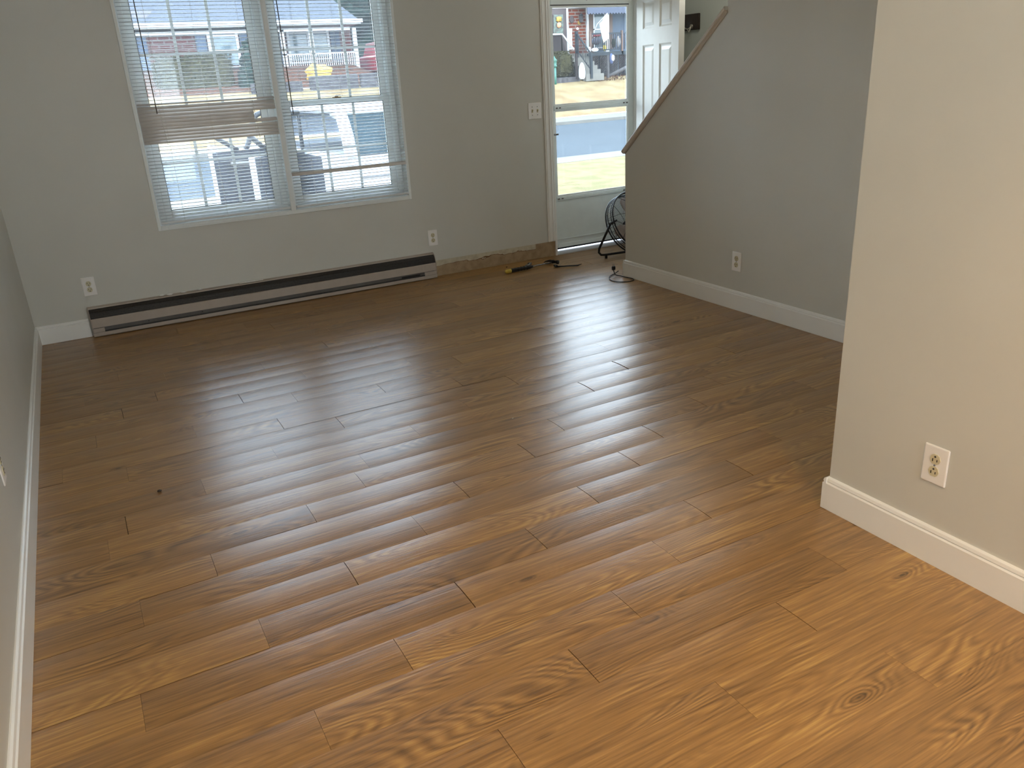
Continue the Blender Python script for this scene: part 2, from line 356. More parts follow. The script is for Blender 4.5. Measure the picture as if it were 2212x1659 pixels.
for k in range(-29, 32):
    y0, y1 = R0+PW*k, R0+PW*(k+1)
    if y0 > OY-.01 or y1 < BACK: continue
    jx = joints.get(k, rs.uniform(0, PL))
    amp = .0026 if 2 <= k <= 14 else .0020 if k > 14 else (.0014 if k >= 0 else .0006)
    if k < -3: amp = .0003
    i0 = math.floor((LX-jx)/PL); i1 = math.ceil((RX-jx)/PL)
    for i in range(i0, i1+1):
        g0, g1 = gaps.setdefault((k, i), rg.choice((.0003, .0003, .0006, .0011))), gaps.setdefault((k, i+1), rg.choice((.0003, .0003, .0006, .0011)))
        x0, x1 = jx+i*PL+g0, jx+(i+1)*PL-g1
        x0 = max(x0, LX); x1 = min(x1, RX)
        if x1-x0 < .01: continue
        ox, oy, t1, t2 = rs.uniform(0, 60), rs.uniform(0, 60), rs.random(), rs.random()
        pa = amp*rs.uniform(.75, 1.2); tilt = rs.uniform(-.0002, .0002); NS = 10; NX = max(1, int((x1-x0)/.15))
        grid = []
        for a in range(NX+1):
            row = []
            for c in range(NS+1):
                s_ = c/NS; z = -pa*(2*s_-1)**2+tilt*(2*s_-1)
                e_ = a/NX
                yy = y0+PW*s_
                row.append(bm.verts.new((x0+(x1-x0)*e_, yy, z)))
            grid.append(row)
        for a in range(NX):
            for c in range(NS):
                f = bm.faces.new((grid[a][c], grid[a+1][c], grid[a+1][c+1], grid[a][c+1])); f.smooth = True
                for lp in f.loops:
                    lp[uvg].uv = (lp.vert.co.x+ox, lp.vert.co.y+oy); lp[uvt].uv = (t1, t2)
        # plank ends drop away so that open butt joints read dark
        for rowv in (grid[0], grid[NX]):
            hi = [bm.verts.new(v.co) for v in rowv]; lo = [bm.verts.new((v.co.x, v.co.y, -.012)) for v in rowv]
            for a in range(NS):
                f = bm.faces.new((hi[a], hi[a+1], lo[a+1], lo[a]))
                for lp in f.loops: lp[uvg].uv = (lp.vert.co.x+ox, lp.vert.co.y+oy); lp[uvt].uv = (0, 0)
me = bpy.data.meshes.new('floor'); bm.to_mesh(me); bm.free(); me.materials.append(M['oak'])
fo = bpy.data.objects.new('floor', me); col.objects.link(fo); struct(fo)

b = MB(); b.box(LX-.12, LX, BACK, OY, -.1, CZ+.1); S(b, 'wall_left', M['paint'])
GX0, GX1, GZ1 = .75, 1.95, 2.08    # glass door added behind the viewer to let in fill daylight
b = MB(); b.box(LX, GX0, BACK-.12, BACK, -.1, CZ+.1); b.box(GX1, RX+.1, BACK-.12, BACK, -.1, CZ+.1); b.box(GX0, GX1, BACK-.12, BACK, GZ1, CZ+.1); S(b, 'wall_back', M['paint'])
w_ = thing('window_3', ((GX0+GX1)/2, BACK-.08, 0), None, None, kind='structure')
b = MB(); frame_boxes(b, GX0, GX1, 0, GZ1, BACK-.11, BACK-.05, .06, .06, .06, .06, .003); b.box((GX0+GX1)/2-.04, (GX0+GX1)/2+.04, BACK-.10, BACK-.06, .06, GZ1-.06); b.build('door_frame', M['trimw'], w_)
b = MB(); b.box(GX0+.06, GX1-.06, BACK-.083, BACK-.078, .06, GZ1-.06); b.build('glass_pane', M['glass_d'], w_)
b = MB(); b.box(RX, RX+.12, BACK, OY, -.1, CZ+.1); S(b, 'wall_right', M['paint_shade'])
b = MB(); b.box(BX, SX, BACK, 1.637, -.012, CZ+.05); S(b, 'wall_closet', M['paint'])
b = MB()
b.poly([(BACK, -.012), (4.762, -.012), (4.762, .885), (3.786, 1.712), (3.786, CZ+.05), (BACK, CZ+.05)], 'x', SX, SX+.11)
S(b, 'wall_stairs', M['paint'])
b = MB()
b.box(LX, WX0, FY, OY, -.1, CZ+.1); b.box(WX0, WX1, FY, OY, -.1, WZ0); b.box(WX0, WX1, FY, OY, WZ1, CZ+.1)
b.box(WX1, DX0, FY, OY, -.1, CZ+.1); b.box(DX0, DX1, FY, OY, DZ1, CZ+.1); b.box(DX1, RX, FY, OY, -.1, CZ+.1)
S(b, 'wall_front', M['paint'])
b = MB(); b.box(LX-.12, RX+.12, BACK-.12, OY, CZ, CZ+.1); S(b, 'ceiling', M['ceil'])
# bare strip where the baseboard was pulled off
b = MB(); b.box(2.346, 3.452, FY-.0015, FY+.001, 0, .122); b.box(2.6, 2.606, FY-.003, FY, .03, .11)
S(b, 'trim_1', M['scar'])

# baseboards: profile with bead
def base_prof(t=.015, h=.118): return [(0, 0), (t, 0), (t, h-.022), (t*.55, h-.018), (t*.8, h-.013), (t*.62, h-.004), (t*.25, h), (0, h)]
b = MB(); b.poly([(LX+d, z) for d, z in base_prof()], 'y', BACK, FY); S(b, 'baseboard_left', M['trim'])
b = MB(); b.poly([(FY-d, z) for d, z in base_prof()], 'x', LX+.004, -.088); S(b, 'baseboard_front', M['trim'])
b = MB(); b.poly([(SX-d, z) for d, z in base_prof()], 'y', 1.64, 4.7625); b.poly([(4.762+d, z) for d, z in base_prof()], 'x', SX-.015, SX+.11)
S(b, 'baseboard_stairs', M['trim'])
b = MB(); b.poly([(BX-d, z) for d, z in base_prof()], 'y', BACK, 1.6375); b.poly([(1.637+d, z) for d, z in base_prof()], 'x', BX-.015, SX-.016)
S(b, 'baseboard_closet', M['trim'])

# sloping rail cap on the knee wall
p0 = Vector((0, 4.762, .885)); p1 = Vector((0, 3.786, 1.712)); d = (p1-p0).normalized(); nn = Vector((0, -d.z, d.y))
if nn.z < 0: nn = -nn
b = MB()
prof = [(-.012, -.002), (.122, -.002), (.130, .006), (.130, .020), (.120, .030), (-.010, .030), (-.020, .020), (-.020, .006)]
vs0 = []; vs1 = []
for q, (a, h_) in enumerate(prof):
    for L, base in ((vs0, p0-d*.012), (vs1, p1+d*.002)):
        v = base+nn*h_; L.append(b.b.verts.new((SX+a, v.y, v.z)))
b.b.faces.new(vs0); b.b.faces.new(vs1[::-1])
for i in range(8): b.b.faces.new((vs0[i], vs0[(i+1) % 8], vs1[(i+1) % 8], vs1[i]))
S(b, 'trim_2', M['capwood'])
# small cove under the cap, room side
b = MB(); b.tube([(SX-.004, p0.y, p0.z-.004), (SX-.004, p1.y, p1.z-.004)], .008, 8); S(b, 'trim_3', M['capwood'])

# stairs behind the knee wall
b = MB()
n_st = 11; pts = [(4.62, -.01)]
for i in range(n_st): pts += [(4.62-i*.238, .2*(i+1)), (4.62-(i+1)*.238, .2*(i+1))]
pts += [(4.62-n_st*.238, -.01)]
b.poly(pts, 'x', SX+.112, RX-.001); struct(b.build('staircase', M['carpet']))

# ---------------------------------------------------------------- windows
# casing with mullion
b = MB()
frame_boxes(b, .438, 2.212, .612, 2.09, FY-.010, FY+.004, .02, .02, .026, .022, .002)
b.box(1.312, 1.346, FY-.012, OY-.02, WZ0, WZ1, .002)
b.box(WX0, WX1, FY-.004, OY-.01, .630, .642)      # stool inside the reveal
b.box(.50, 1.27, FY-.013, FY-.009, .622, .630, .001)
S(b, 'trim_4', M['trimw'])
def window(idx, x0, x1):
    w = thing('window_%d' % idx, ((x0+x1)/2, 5.80, .642), None, None, kind='structure')
    b = MB(); frame_boxes(b, x0, x1, .642, 2.066, 5.775, 5.868, .034, .034, .03, .03, .002)
    for xx in (x0+.034, x1-.040): b.box(xx, xx+.006, 5.785, 5.860, .67, 2.03)
    b.build('window_frame', M['trimw'], w)
    ix0, ix1 = x0+.040, x1-.040
    for nm, z0, z1, yy in (('upper_sash', 1.315, 2.035, 5.832), ('lower_sash', .672, 1.352, 5.797)):
        b = MB(); frame_boxes(b, ix0, ix1, z0, z1, yy, yy+.028, .042, .042, .05 if nm == 'lower_sash' else .036, .036, .003)
        s_ = b.build(nm, M['trimw'], w)
        gx0, gx1, gz0, gz1 = ix0+.042, ix1-.042, z0+(.05 if nm == 'lower_sash' else .036), z1-.036
        b = MB()
        for q in (1, 2): b.box(gx0+(gx1-gx0)*q/3-.009, gx0+(gx1-gx0)*q/3+.009, yy+.010, yy+.016, gz0, gz1, .001)
        zm = (gz0+gz1)/2; b.box(gx0, gx1, yy+.0095, yy+.0165, zm-.009, zm+.009, .001)
        b.build('muntin_grid', M['trimw'], s_)
        b = MB(); frame_boxes(b, gx0-.001, gx1+.001, gz0-.001, gz1+.001, yy+.005, yy+.009, .005, .005, .005, .005); b.build('glazing_gasket', M['heater_gy'], s_)
        b = MB(); b.box(gx0-.004, gx1+.004, yy+.018, yy+.020, gz0-.004, gz1+.004); b.build('glass_pane', M['glass'], s_)
        if nm == 'lower_sash':
            xc = (ix0+ix1)/2; b = MB(); b.box(xc-.032, xc+.032, yy+.004, yy+.022, z1, z1+.007, .002)
            b.lathe([(.012, 0), (.012, .010), (.006, .014)], (xc, yy+.012, z1+.006), 12); b.tube([(xc, yy+.012, z1+.014), (xc+.028, yy+.006, z1+.016)], .004)
            b.build('sash_lock', M['brass'], s_)
    return w
window(1, .467, 1.312); window(2, 1.346, 2.184)

# ---------------------------------------------------------------- blinds
PITCH_S = .0213
def slat(mb, x0, x1, y, z, ang, w=.0255, crown=.0028, sag=0.0, z_r=None):
    """one curved slat; ang tilts its room-side edge down"""
    n = 4; ca, sa = math.cos(ang), math.sin(ang); NXs = 6; rows = []
    for a in range(NXs+1):
        t = a/NXs; xx = x0+(x1-x0)*t; zz = z if z_r is None else z+(z_r-z)*t
        zz += sag*math.sin(PI*t)
        r = []
        for c in range(n+1):
            u = c/n-.5; h_ = crown*(1-4*u*u)
            yy = u*w; r.append(mb.b.verts.new((xx, y+yy*ca-h_*sa, zz+yy*sa+h_*ca)))
        rows.append(r)
    for a in range(NXs):
        for c in range(n):
            f = mb.b.faces.new((rows[a][c], rows[a+1][c], rows[a+1][c+1], rows[a][c+1])); f.smooth = True
def finish_blind(o):
    md = o.modifiers.new('thickness', 'SOLIDIFY'); md.thickness = .0007; md.offset = 0; return o
YB = 5.708
def blind(x0, x1, label, closed):
    w = thing('window_blind', ((x0+x1)/2, YB, .655), label, 'blind')
    b = MB(); b.box(x0, x1, YB-.014, YB+.014, 2.028, 2.062, .002); b.build('headrail', M['slat'], w)
    ztop, zbot = 2.015, .672; n = int((ztop-zbot)/PITCH_S)
    op = MB(); cl = MB()
    for i in range(n):
        z = zbot+.012+i*PITCH_S
        if closed and 1.143 < z < 1.392:
            continue
        if not closed and .875 < z < .895:
            slat(cl, x0, x1, YB-.004, z+.004, 1.15, sag=-.001, w=.027); continue
        slat(op, x0+.002, x1-.002, YB, z+random.uniform(-.0004, .0004), .05+random.uniform(-.03, .03), sag=random.uniform(-.0008, .0006))
    finish_blind(op.build('slats', M['slat'], w))
    if closed:
        zs = [1.386-.0205*i for i in range(12)]
        for i, z in enumerate(zs):
            xr = x1
            if i in (4, 5, 6): xr = 1.163
            kw = dict(sag=-.0015*min(i, 11-i)/4)
            if i == 7: kw['z_r'] = z+.008
            slat(cl, x0+random.uniform(-.001, .002), xr, YB-.003, z, [.45, .8, .95, 1.0, 1.05, 1.1, 1.12, 1.0, 1.0, .98, .95, .85][i], w=.027, crown=.003, **kw)
    tag(finish_blind(cl.build('tilted_slats', M['slat_shade'], w)), 'slats tilted shut, their shade painted in as pinkish grey')
    b = MB(); b.box(x0, x1, YB-.013, YB+.013, .652, .668, .003); b.build('bottom_rail', M['slat'], w)
    for xx in (x0+.15, (x0+x1)/2, x1-.15):
        b = MB(); b.tube([(xx, YB-.0135, .66), (xx, YB-.0135, 2.03)], .0006, 5); b.tube([(xx, YB+.0135, .66), (xx, YB+.0135, 2.03)], .0006, 5)
        b.build('ladder_cord', M['cord'], w)
    if closed:
        for xx in (x0+.125, x1-.145):
            b = MB()
            for i in range(12): b.tube([(xx+.001*i, YB-.018, 1.375-.0205*i), (xx+.001*i+.001, YB-.018, 1.366-.0205*i)], .0016, 5)
            b.tube([(xx, YB-.0165, 1.38), (xx+.012, YB-.0165, 1.14)], .0006, 4); b.build('lift_cord', M['cord'], w)
    xw = x0+.105 if closed else x0+.062
    b = MB(); b.tube([(xw, YB-.024, 1.995), (xw+.004, YB-.026, 1.33 if closed else 1.27)], .0032, 6); b.tube([(xw, YB-.013, 2.035), (xw, YB-.024, 1.995)], .0015, 5)
    b.build('tilt_wand', M['wand'], w)
    return w
blind(.462, 1.308, 'white mini blind over the left window, band of shut and broken slats midway', True)
blind(1.350, 2.190, 'white mini blind over the right window, one lone slat flipped shut near bottom', False)

# ---------------------------------------------------------------- front door
# casing
b = MB()
def casing(b, x0, x1, z0, z1):
    b.box(x0, x1, FY-.011, FY, z0, z1, .003); b.box(x0+.010, x0+.020, FY-.016, FY, z0, z1, .003); b.box(x1-.024, x1-.010, FY-.018, FY, z0, z1, .004)
casing(b, 3.382, 3.449, .122, 2.12)
casing(b, 4.352, 4.419, .01, 2.12)
b.box(3.382, 4.419, FY-.0105, FY, 2.055, 2.12, .003); b.box(3.382, 4.419, FY-.016, FY, 2.10, 2.11, .003)
S(b, 'trim_5', M['trim'])
# jambs, stop and threshold
b = MB(); b.box(3.449, 3.465, FY-.012, OY+.02, 0, 2.05); b.box(4.333, 4.352, FY-.004, OY+.02, 0, 2.05); b.box(3.465, 4.333, FY-.004, OY+.02, 2.032, 2.05)
b.box(4.318, 4.333, FY+.05, FY+.085, 0, 2.032); b.box(3.465, 3.474, FY+.05, FY+.085, 0, 2.032)
S(b, 'trim_6', M['trim'])
b = MB(); b.box(3.465, 4.333, FY-.01, OY+.03, -.01, .010, .004); S(b, 'trim_7', M['white_p'])
# storm door
d1 = thing('door_1', (3.9, 5.80, .012), None, None, kind='structure')
SX0, SX1, SY0, SY1 = 3.470, 4.330, 5.800, 5.832
b = MB(); frame_boxes(b, SX0, SX1, .036, 2.03, SY0, SY1, .062, .062, .035, .115, .003)
b.build('storm_door_frame', M['storm'], d1)
b = MB(); b.box(SX0+.062, SX1-.062, SY0+.006, SY1-.006, .071, .43)
b.box(SX0+.01, SX1-.01, SY0-.004, SY0+.002, .108, .112, .001); kp = b.build('kick_panel', M['storm'], d1)
b = MB(); b.box(SX0+.004, SX1-.004, SY0+.002, SY1-.006, .024, .036); b.build('door_sweep', M['rubber'], d1)
b = MB(); b.box(SX0+.062, SX1-.062, SY0-.003, SY1-.004, .43, .464, .004); b.box(SX0+.062, SX1-.062, SY0-.006, SY0+.001, .444, .452, .001)
lr = b.build('lower_rail', M['storm'], d1)
b = MB(); b.box(SX0+.062, SX1-.062, SY0-.005, SY1-.004, 1.146, 1.185, .004); b.box(SX0+.062, SX1-.062, SY0-.009, SY0-.004, 1.160, 1.170, .001)
mr = b.build('middle_rail', M['storm'], d1)
b = MB()
for zz, xs in ((1.166, (SX0+.075, SX0+.105, SX1-.125, SX1-.095)), (.448, (SX0+.07, SX0+.105, SX1-.125, SX1-.095))):
    for xx in xs: b.box(xx, xx+.018, SY0-.011, SY0-.005, zz-.005, zz+.004, .001)
b.build('insert_latch', M['heater_gy'], d1)
b = MB()
frame_boxes(b, SX0+.062, SX1-.062, .464, 1.146, SY0+.003, SY0+.012, .016, .016, .014, .01)
frame_boxes(b, SX0+.062, SX1-.062, 1.185, 1.915, SY0+.003, SY0+.012, .016, .016, .01, .018)
b.build('insert_frame', M['trimw'], d1)
b = MB(); b.box(SX0+.060, SX1-.060, SY0+.014, SY0+.017, .46, 1.15); b.build('glass_pane', M['glass_d'], d1)
b = MB(); b.box(SX0+.060, SX1-.060, SY0+.018, SY0+.021, 1.18, 1.92); b.build('glass_pane', M['glass_d'], d1)
b = MB(); b.box(SX0+.058, SX1-.058, SY0-.001, SY0+.003, 1.913, 1.919); b.build('shadow_gasket', M['black'], d1)
b = MB(); b.lathe([(.010, 0), (.012, .012), (.009, .02)], (0, 0, 0), 14, T=Matrix.Translation((SX0+.03, SY0, .965)) @ Matrix.Rotation(PI/2, 4, 'X'))
b.box(SX0+.02, SX0+.085, SY0-.028, SY0-.018, .958, .972, .004); b.build('door_handle', M['steel'], d1)
b = MB()
for x_, pts in ((3.86, [(0, 0), (.014, .004), (.02, .02), (.012, .03)]), (3.90, [(0, 0), (0, .04)]), (3.93, [(0, .006), (.008, 0), (.004, .04)])):
    b.tube([(x_+a, SY0-.001, 1.948+c) for a, c in pts], .0022, 5)
b.build('number_sticker', M['ink'], d1)
# six panel entry door, swung into the room
HX, HY = 4.300, 5.700; FX, FYd = 4.078, 4.905
ang = math.atan2(FYd-HY, FX-HX); DW, DH, DT = .825, 2.01, .044
d2 = thing('door_2', (HX, HY, .012), None, None, rotz=ang, kind='structure')
# door leaf runs along local +x; local +y faces the stairs, -y faces the room (towards -X)
def leaf_panels():
    b = MB()
    xs = [0, .135, .362, .468, .695, DW]
    rows = [(.235, .80), (.975, 1.585), (1.70, 1.90)]
    zc = [0]+[v for r in rows for v in r]+[DH]
    side = -1
    # stiles and rails built as boxes around the recessed panels
    for a, c in ((0, 1), (2, 3), (4, 5)): b.box(xs[a], xs[c], -DT/2, DT/2, 0, DH)
    for a, c in ((1, 2), (3, 4)):
        for i in range(0, len(zc), 2): b.box(xs[a], xs[c], -DT/2, DT/2, zc[i], zc[i+1])
        for z0, z1 in rows:
            for sgn in (-1, 1):
                yo, yi, yf = sgn*DT/2, sgn*(DT/2-.011), sgn*(DT/2-.003)
                X0, X1 = xs[a], xs[c]
                loops = [(0, yo), (.012, yi), (.022, yi), (.045, yf)]
                prev = None
                for off, yy in loops:
                    q = [b.b.verts.new(Vector(v)) for v in ((X0+off, yy, z0+off), (X1-off, yy, z0+off), (X1-off, yy, z1-off), (X0+off, yy, z1-off))]
                    if prev:
                        for j in range(4): b.b.faces.new((prev[j], prev[(j+1) % 4], q[(j+1) % 4], q[j]))
                    prev = q
                b.b.faces.new(prev)
    return b
leaf_panels().build('door_leaf', M['door'], d2, local=True)
for zz in (.25, 1.05, 1.80):
    b = MB(); b.tube([(-.006, DT/2, zz-.04), (-.006, DT/2, zz+.04)], .006, 8); b.box(0, .03, DT/2-.001, DT/2+.002, zz-.04, zz+.04); b.build('hinge', M['brass'], d2, local=True)
b = MB()
for sgn in (-1, 1):
    Tm = Matrix.Translation((DW-.065, sgn*DT/2, .93)) @ Matrix.Rotation(-sgn*PI/2, 4, 'X')
    b.lathe([(.03, 0), (.03, .006), (.012, .01), (.012, .035), (.026, .045), (.028, .06), (.018, .072)], (0, 0, 0), 18, T=Tm)
b.build('door_knob', M['brass'], d2, local=True)

# ---------------------------------------------------------------- wall plates
def outlet(x, y, z, rotz, label, flip=False):
    o = thing('wall_outlet', (x, y, z), label, 'outlet', 'duplex wall outlets', rotz=rotz)
    b = MB(); b.box(-.039, .039, -.006, 0, -.060, .060, .004, 2); b.build('cover_plate', M['plate'], o, local=True)
    for q in (-1, 1):
        b = MB(); zc = q*.0195
        prof = [(-.0125, -.011), (-.007, -.0155), (.007, -.0155), (.0125, -.011), (.0165, 0), (.0125, .011), (.007, .0155), (-.007, .0155), (-.0125, .011), (-.0165, 0)]
        b.poly([(a, c+zc) for a, c in prof], 'y', -.0085, -.005)
        rc = b.build('receptacle', M['ivory'], o, local=True)
        s_ = -1 if flip else 1
        b = MB(); b.box(-.008, -.0056, -.0093, -.0084, zc+s_*.003-.0045, zc+s_*.003+.0045); b.box(.0056, .008, -.0093, -.0084, zc+s_*.003-.0035, zc+s_*.003+.0035)
        b.tube([(0, -.0093, zc-s_*.0085), (0, -.0084, zc-s_*.0085)], .0028, 8)
        b.build('contact_slots', M['black'], rc, local=True)
    b = MB(); b.tube([(0, -.0075, 0), (0, -.005, 0)], .003, 10); b.build('screw', M['steel'], o, local=True)
    return o
outlet(-.037, FY, .322, 0, 'white duplex outlet on the window wall above the left end of the heater')
outlet(2.353, FY, .302, 0, 'white duplex outlet on the window wall above the right end of the heater')
outlet(SX, 3.615, .300, -PI/2, 'white duplex outlet on the grey stair wall below the sloping rail')
outlet(BX, 1.274, .316, -PI/2, 'large white duplex outlet on the nearest right wall in warm light', True)
outlet(LX, 2.81, .375, PI/2, 'white wall plate seen edge-on on the left wall at the picture edge')
o = thing('light_switch', (3.303, FY, 1.163), 'white double toggle switch plate left of the front door', 'light switch')
b = MB(); b.box(-.059, .059, -.006, 0, -.060, .060, .004, 2); b.build('cover_plate', M['plate'], o, local=True)
for q in (-1, 1):
    b = MB(); b.box(q*.023-.0055, q*.023+.0055, -.0075, -.005, -.0125, .0125); b.tube([(q*.023, -.006, -.002), (q*.023, -.018, .007)], [.0045, .0035], 8); b.build('toggle', M['ivory'], o, local=True)
for q in (-1, 1):
    for zz in (-.03, .03):
        b = MB(); b.tube([(q*.023, -.0072, zz), (q*.023, -.005, zz)], .003, 8); b.build('screw', M['heater_gy'], o, local=True)

# ---------------------------------------------------------------- baseboard heater
h0, h1, HF = -.078, 2.338, 5.655
o = thing('baseboard_heater', ((h0+h1)/2, HF+.03, .004), 'long tan metal baseboard heater with dark louvre under the window', 'heater')
Y1 = FY-.001
b = MB(); b.box(h0, h1, Y1-.004, Y1, .006, .186)
b.poly([(Y1, .186), (Y1, .192), (HF+.032, .186), (HF+.030, .180), (Y1-.010, .184)], 'x', h0, h1)
b.poly([(Y1, .004), (HF, .004), (HF-.004, .010), (HF-.004, .030), (HF, .030), (HF, .010), (Y1, .008)], 'x', h0, h1)
b.build('casing', M['heater'], o)
b = MB(); b.poly([(HF+.006, .118), (HF+.003, .124), (HF+.010, .156), (HF+.028, .178), (HF+.034, .180), (HF+.034, .174), (HF+.030, .172), (HF+.016, .156), (HF+.012, .120)], 'x', h0+.004, h1-.004)
for i in range(4): b.tube([(h0+.004, HF+.004+i*.0025, .130+i*.010), (h1-.004, HF+.004+i*.0025, .130+i*.010)], .0012, 4)
b.build('louvre', M['heater_dk'], o)
b = MB(); b.poly([(HF, .062), (HF, .116), (HF+.006, .122), (HF+.010, .120), (HF+.004, .114), (HF+.004, .064)], 'x', h0, h1); b.build('front_panel', M['heater'], o)
b = MB(); b.box(h0+.07, h1-.10, HF+.008, HF+.012, .030, .064); b.box(h0+.01, h1-.01, HF+.02, Y1-.006, .03, .125)
b.build('lower_recess', M['heater_gy'], o)
b = MB(); b.box(h0+.07, h1-.10, HF+.001, HF+.010, .030, .038); b.build('shadow_slot', M['heater_dk'], o)
for xx, w_ in ((h0, .003), (h1-.003, .003)):
    b = MB(); b.poly([(Y1, .004), (Y1, .192), (Y1-.02, .192), (HF+.016, .172), (HF+.004, .135), (HF-.003, .124), (HF-.003, .004)], 'x', xx, xx+w_); b.build('end_cap', M['heater'], o)
for xx, w_ in ((h0+.003, .068), (h1-.10, .097)):
    b = MB(); b.box(xx, xx+w_, HF, HF+.008, .030, .058, .002); b.build('corner_block', M['heater'], o)
for xx in (.26, .60):
    b = MB(); b.tube([(xx, HF+.004, .050), (xx, HF+.009, .050)], .0035, 8); b.build('screw', M['black'], o)
b = MB(); b.box(2.05, 2.20, HF+.002, HF+.0085, .040, .050); tag(b.build('rating_plate', M['black'], o), 'small dark rating plate near the right end')

# scraps on the heater
o = MB().box(.875, 1.04, 5.685, 5.705, .192, .197, .001).build('wood_shim', M['plate'], loc='base')
tag(o, 'thin white strip of wood lying on top of the heater', 'wood strip')
for i, (xx, w_) in enumerate(((.375, .035), (.425, .04), (.515, .035), (.62, .035))):
    b = MB(); b.blob((xx, 5.700, .196), (w_/2, .009, .0045 if i != 1 else .008), 2, .25)
    lab = ['leftmost of four torn white drywall scraps along the heater top', 'largest torn white drywall scrap on the heater top', 'third white drywall scrap from the left on the heater top', 'rightmost greyish drywall scrap of the four on the heater top'][i]
    tag(b.build('drywall_scrap', M['trim'], loc='base'), lab, 'debris', 'drywall scraps on the heater')

# ---------------------------------------------------------------- tools on the floor
def along(a, c, t): return Vector(a)+(Vector(c)-Vector(a))*t
A = Vector((2.806, 5.405, .018)); B = Vector((3.262, 5.448, .016))
o = thing('claw_hammer', (3.03, 5.43, 0), 'steel claw hammer with black and yellow grip on the floor before the bare wall', 'hammer')
b = MB(); b.tube([along(A, B, t) for t in (0, .03, .09, .12)], [.012, .017, .016, .013], 12); tag(b.build('grip_butt', M['yellow'], o), 'yellow rubber butt')
b = MB(); b.tube([along(A, B, t) for t in (.11, .13, .3, .5, .56)], [.014, .0165, .015, .0145, .009], 12)
for t in (.2, .26, .32, .38, .44): b.tube([along(A, B, t-.006), along(A, B, t+.006)], .0168, 12)
b.build('grip', M['black'], o)
b = MB(); b.tube([along(A, B, .54), along(A, B, .96)], .0065, 10); b.build('shaft', M['steel'], o)
b = MB()   # head: face towards viewer, claw away
hd = Vector((.42, -.9, 0)).normalized(); c0 = along(A, B, 1)
b.tube([c0+hd*t+Vector((0, 0, .004)) for t in (.0, .022, .03, .034, .052)], [.012, .012, .010, .0155, .0155], 12)
b.tube([c0-hd*.004+Vector((0, 0, .004)), c0+hd*.006+Vector((0, 0, .004))], .015, 12)
for s_ in (-1, 1):
    side = Vector((hd.y, -hd.x, 0))*s_
    b.tube([c0+Vector((0, 0, .006)), c0-hd*.03+side*.008+Vector((0, 0, .010)), c0-hd*.062+side*.013+Vector((0, 0, .004)), c0-hd*.082+side*.015+Vector((0, 0, -.008))], [.010, .008, .005, .002], 8)
tag(b.build('head', M['blackm'], o), 'dark steel head with claw')
o = thing('pry_bar', (3.30, 5.27, 0), 'small black flat pry bar lying right of the hammer head', 'pry bar')
A2, B2 = Vector((3.212, 5.335, .007)), Vector((3.392, 5.245, .007))
b = MB(); b.tube([A2, along(A2, B2, .5), along(A2, B2, .9), B2+Vector((.010, -.004, .010))], [.006, .005, .006, .002], 8); b.build('shank', M['blackm'], o)
b = MB(); b.tube([A2+Vector((-.006, -.03, .003)), A2+Vector((-.012, -.008, .012)), A2+Vector((0, .004, .008)), A2+Vector((.02, -.008, .007))], [.003, .008, .010, .006], 8); b.build('hooked_end', M['blackm'], o)
o = thing('utility_knife', (3.08, 5.56, 0), 'grey retracted utility knife lying behind the hammer grip', 'knife')
T_ = Matrix.Translation((3.075, 5.52, .011)) @ Matrix.Rotation(.75, 4, 'Z')
b = MB(); b.box(-.055, .055, -.013, .013, -.010, .010, .005, 2, T=T_); b.build('handle', M['steel'], o)
b = MB(); b.box(-.01, .018, -.005, .005, .010, .014, .001, T=T_); b.build('slider', M['black'], o)
# plug and cord at the foot of the knee wall
o = thing('power_cord', (3.38, 4.72, 0), 'black power cord with plug looped on the floor at the knee wall end', 'cord')
pts = [(3.47, 4.845, .02), (3.43, 4.84, .006), (3.36, 4.80, .005), (3.31, 4.73, .004), (3.30, 4.66, .004), (3.33, 4.61, .004), (3.38, 4.585, .004), (3.43, 4.60, .004), (3.448, 4.64, .004), (3.435, 4.69, .005), (3.42, 4.75, .008), (3.405, 4.79, .012), (3.405, 4.81, .03), (3.41, 4.82, .045)]
def smooth(pts, n=5):
    pts = [Vector(p) for p in pts]; out = []
    for i in range(len(pts)-1):
        p0, p1, p2, p3 = pts[max(i-1, 0)], pts[i], pts[i+1], pts[min(i+2, len(pts)-1)]
        for k in range(n):
            t = k/n; out.append(.5*((2*p1)+(p2-p0)*t+(2*p0-5*p1+4*p2-p3)*t*t+(-p0+3*p1-3*p2+p3)*t**3))
    out.append(pts[-1]); return out
b = MB(); b.tube(smooth(pts), .0035, 8); b.build('cable', M['black'], o)
b = MB(); b.box(3.396, 3.424, 4.812, 4.832, .040, .070, .005); pg = b.build('plug', M['blackm'], o)
b = MB()
for s_ in (-1, 1): b.box(3.41+s_*.006-.001, 3.41+s_*.006+.001, 4.819, 4.825, .070, .088)
b.build('prongs', M['nickel'], pg)
# crumbs
for i, (x_, y_, r_, m_, nm, lab, ct) in enumerate(((.045, 3.123, .009, 'walnut', 'bark_crumb', 'small dark brown crumb on the left of the open floor', 'debris'), (1.518, 2.935, .004, 'trim', 'plaster_crumb', 'tiny white crumb in the middle of the floor', 'debris'),
        (3.29, 5.49, .008, 'trim', 'drywall_crumb', 'white drywall crumb beside the hammer head', 'debris'), (2.92, 5.60, .007, 'walnut', 'bark_crumb', 'dark crumb against the bare wall strip behind the hammer', 'debris'))):
    b = MB(); b.blob((x_, y_, r_*.5), (r_, r_*.7, r_*.5), 2, .2); tag(b.build(nm, M[m_], loc='base'), lab, ct)

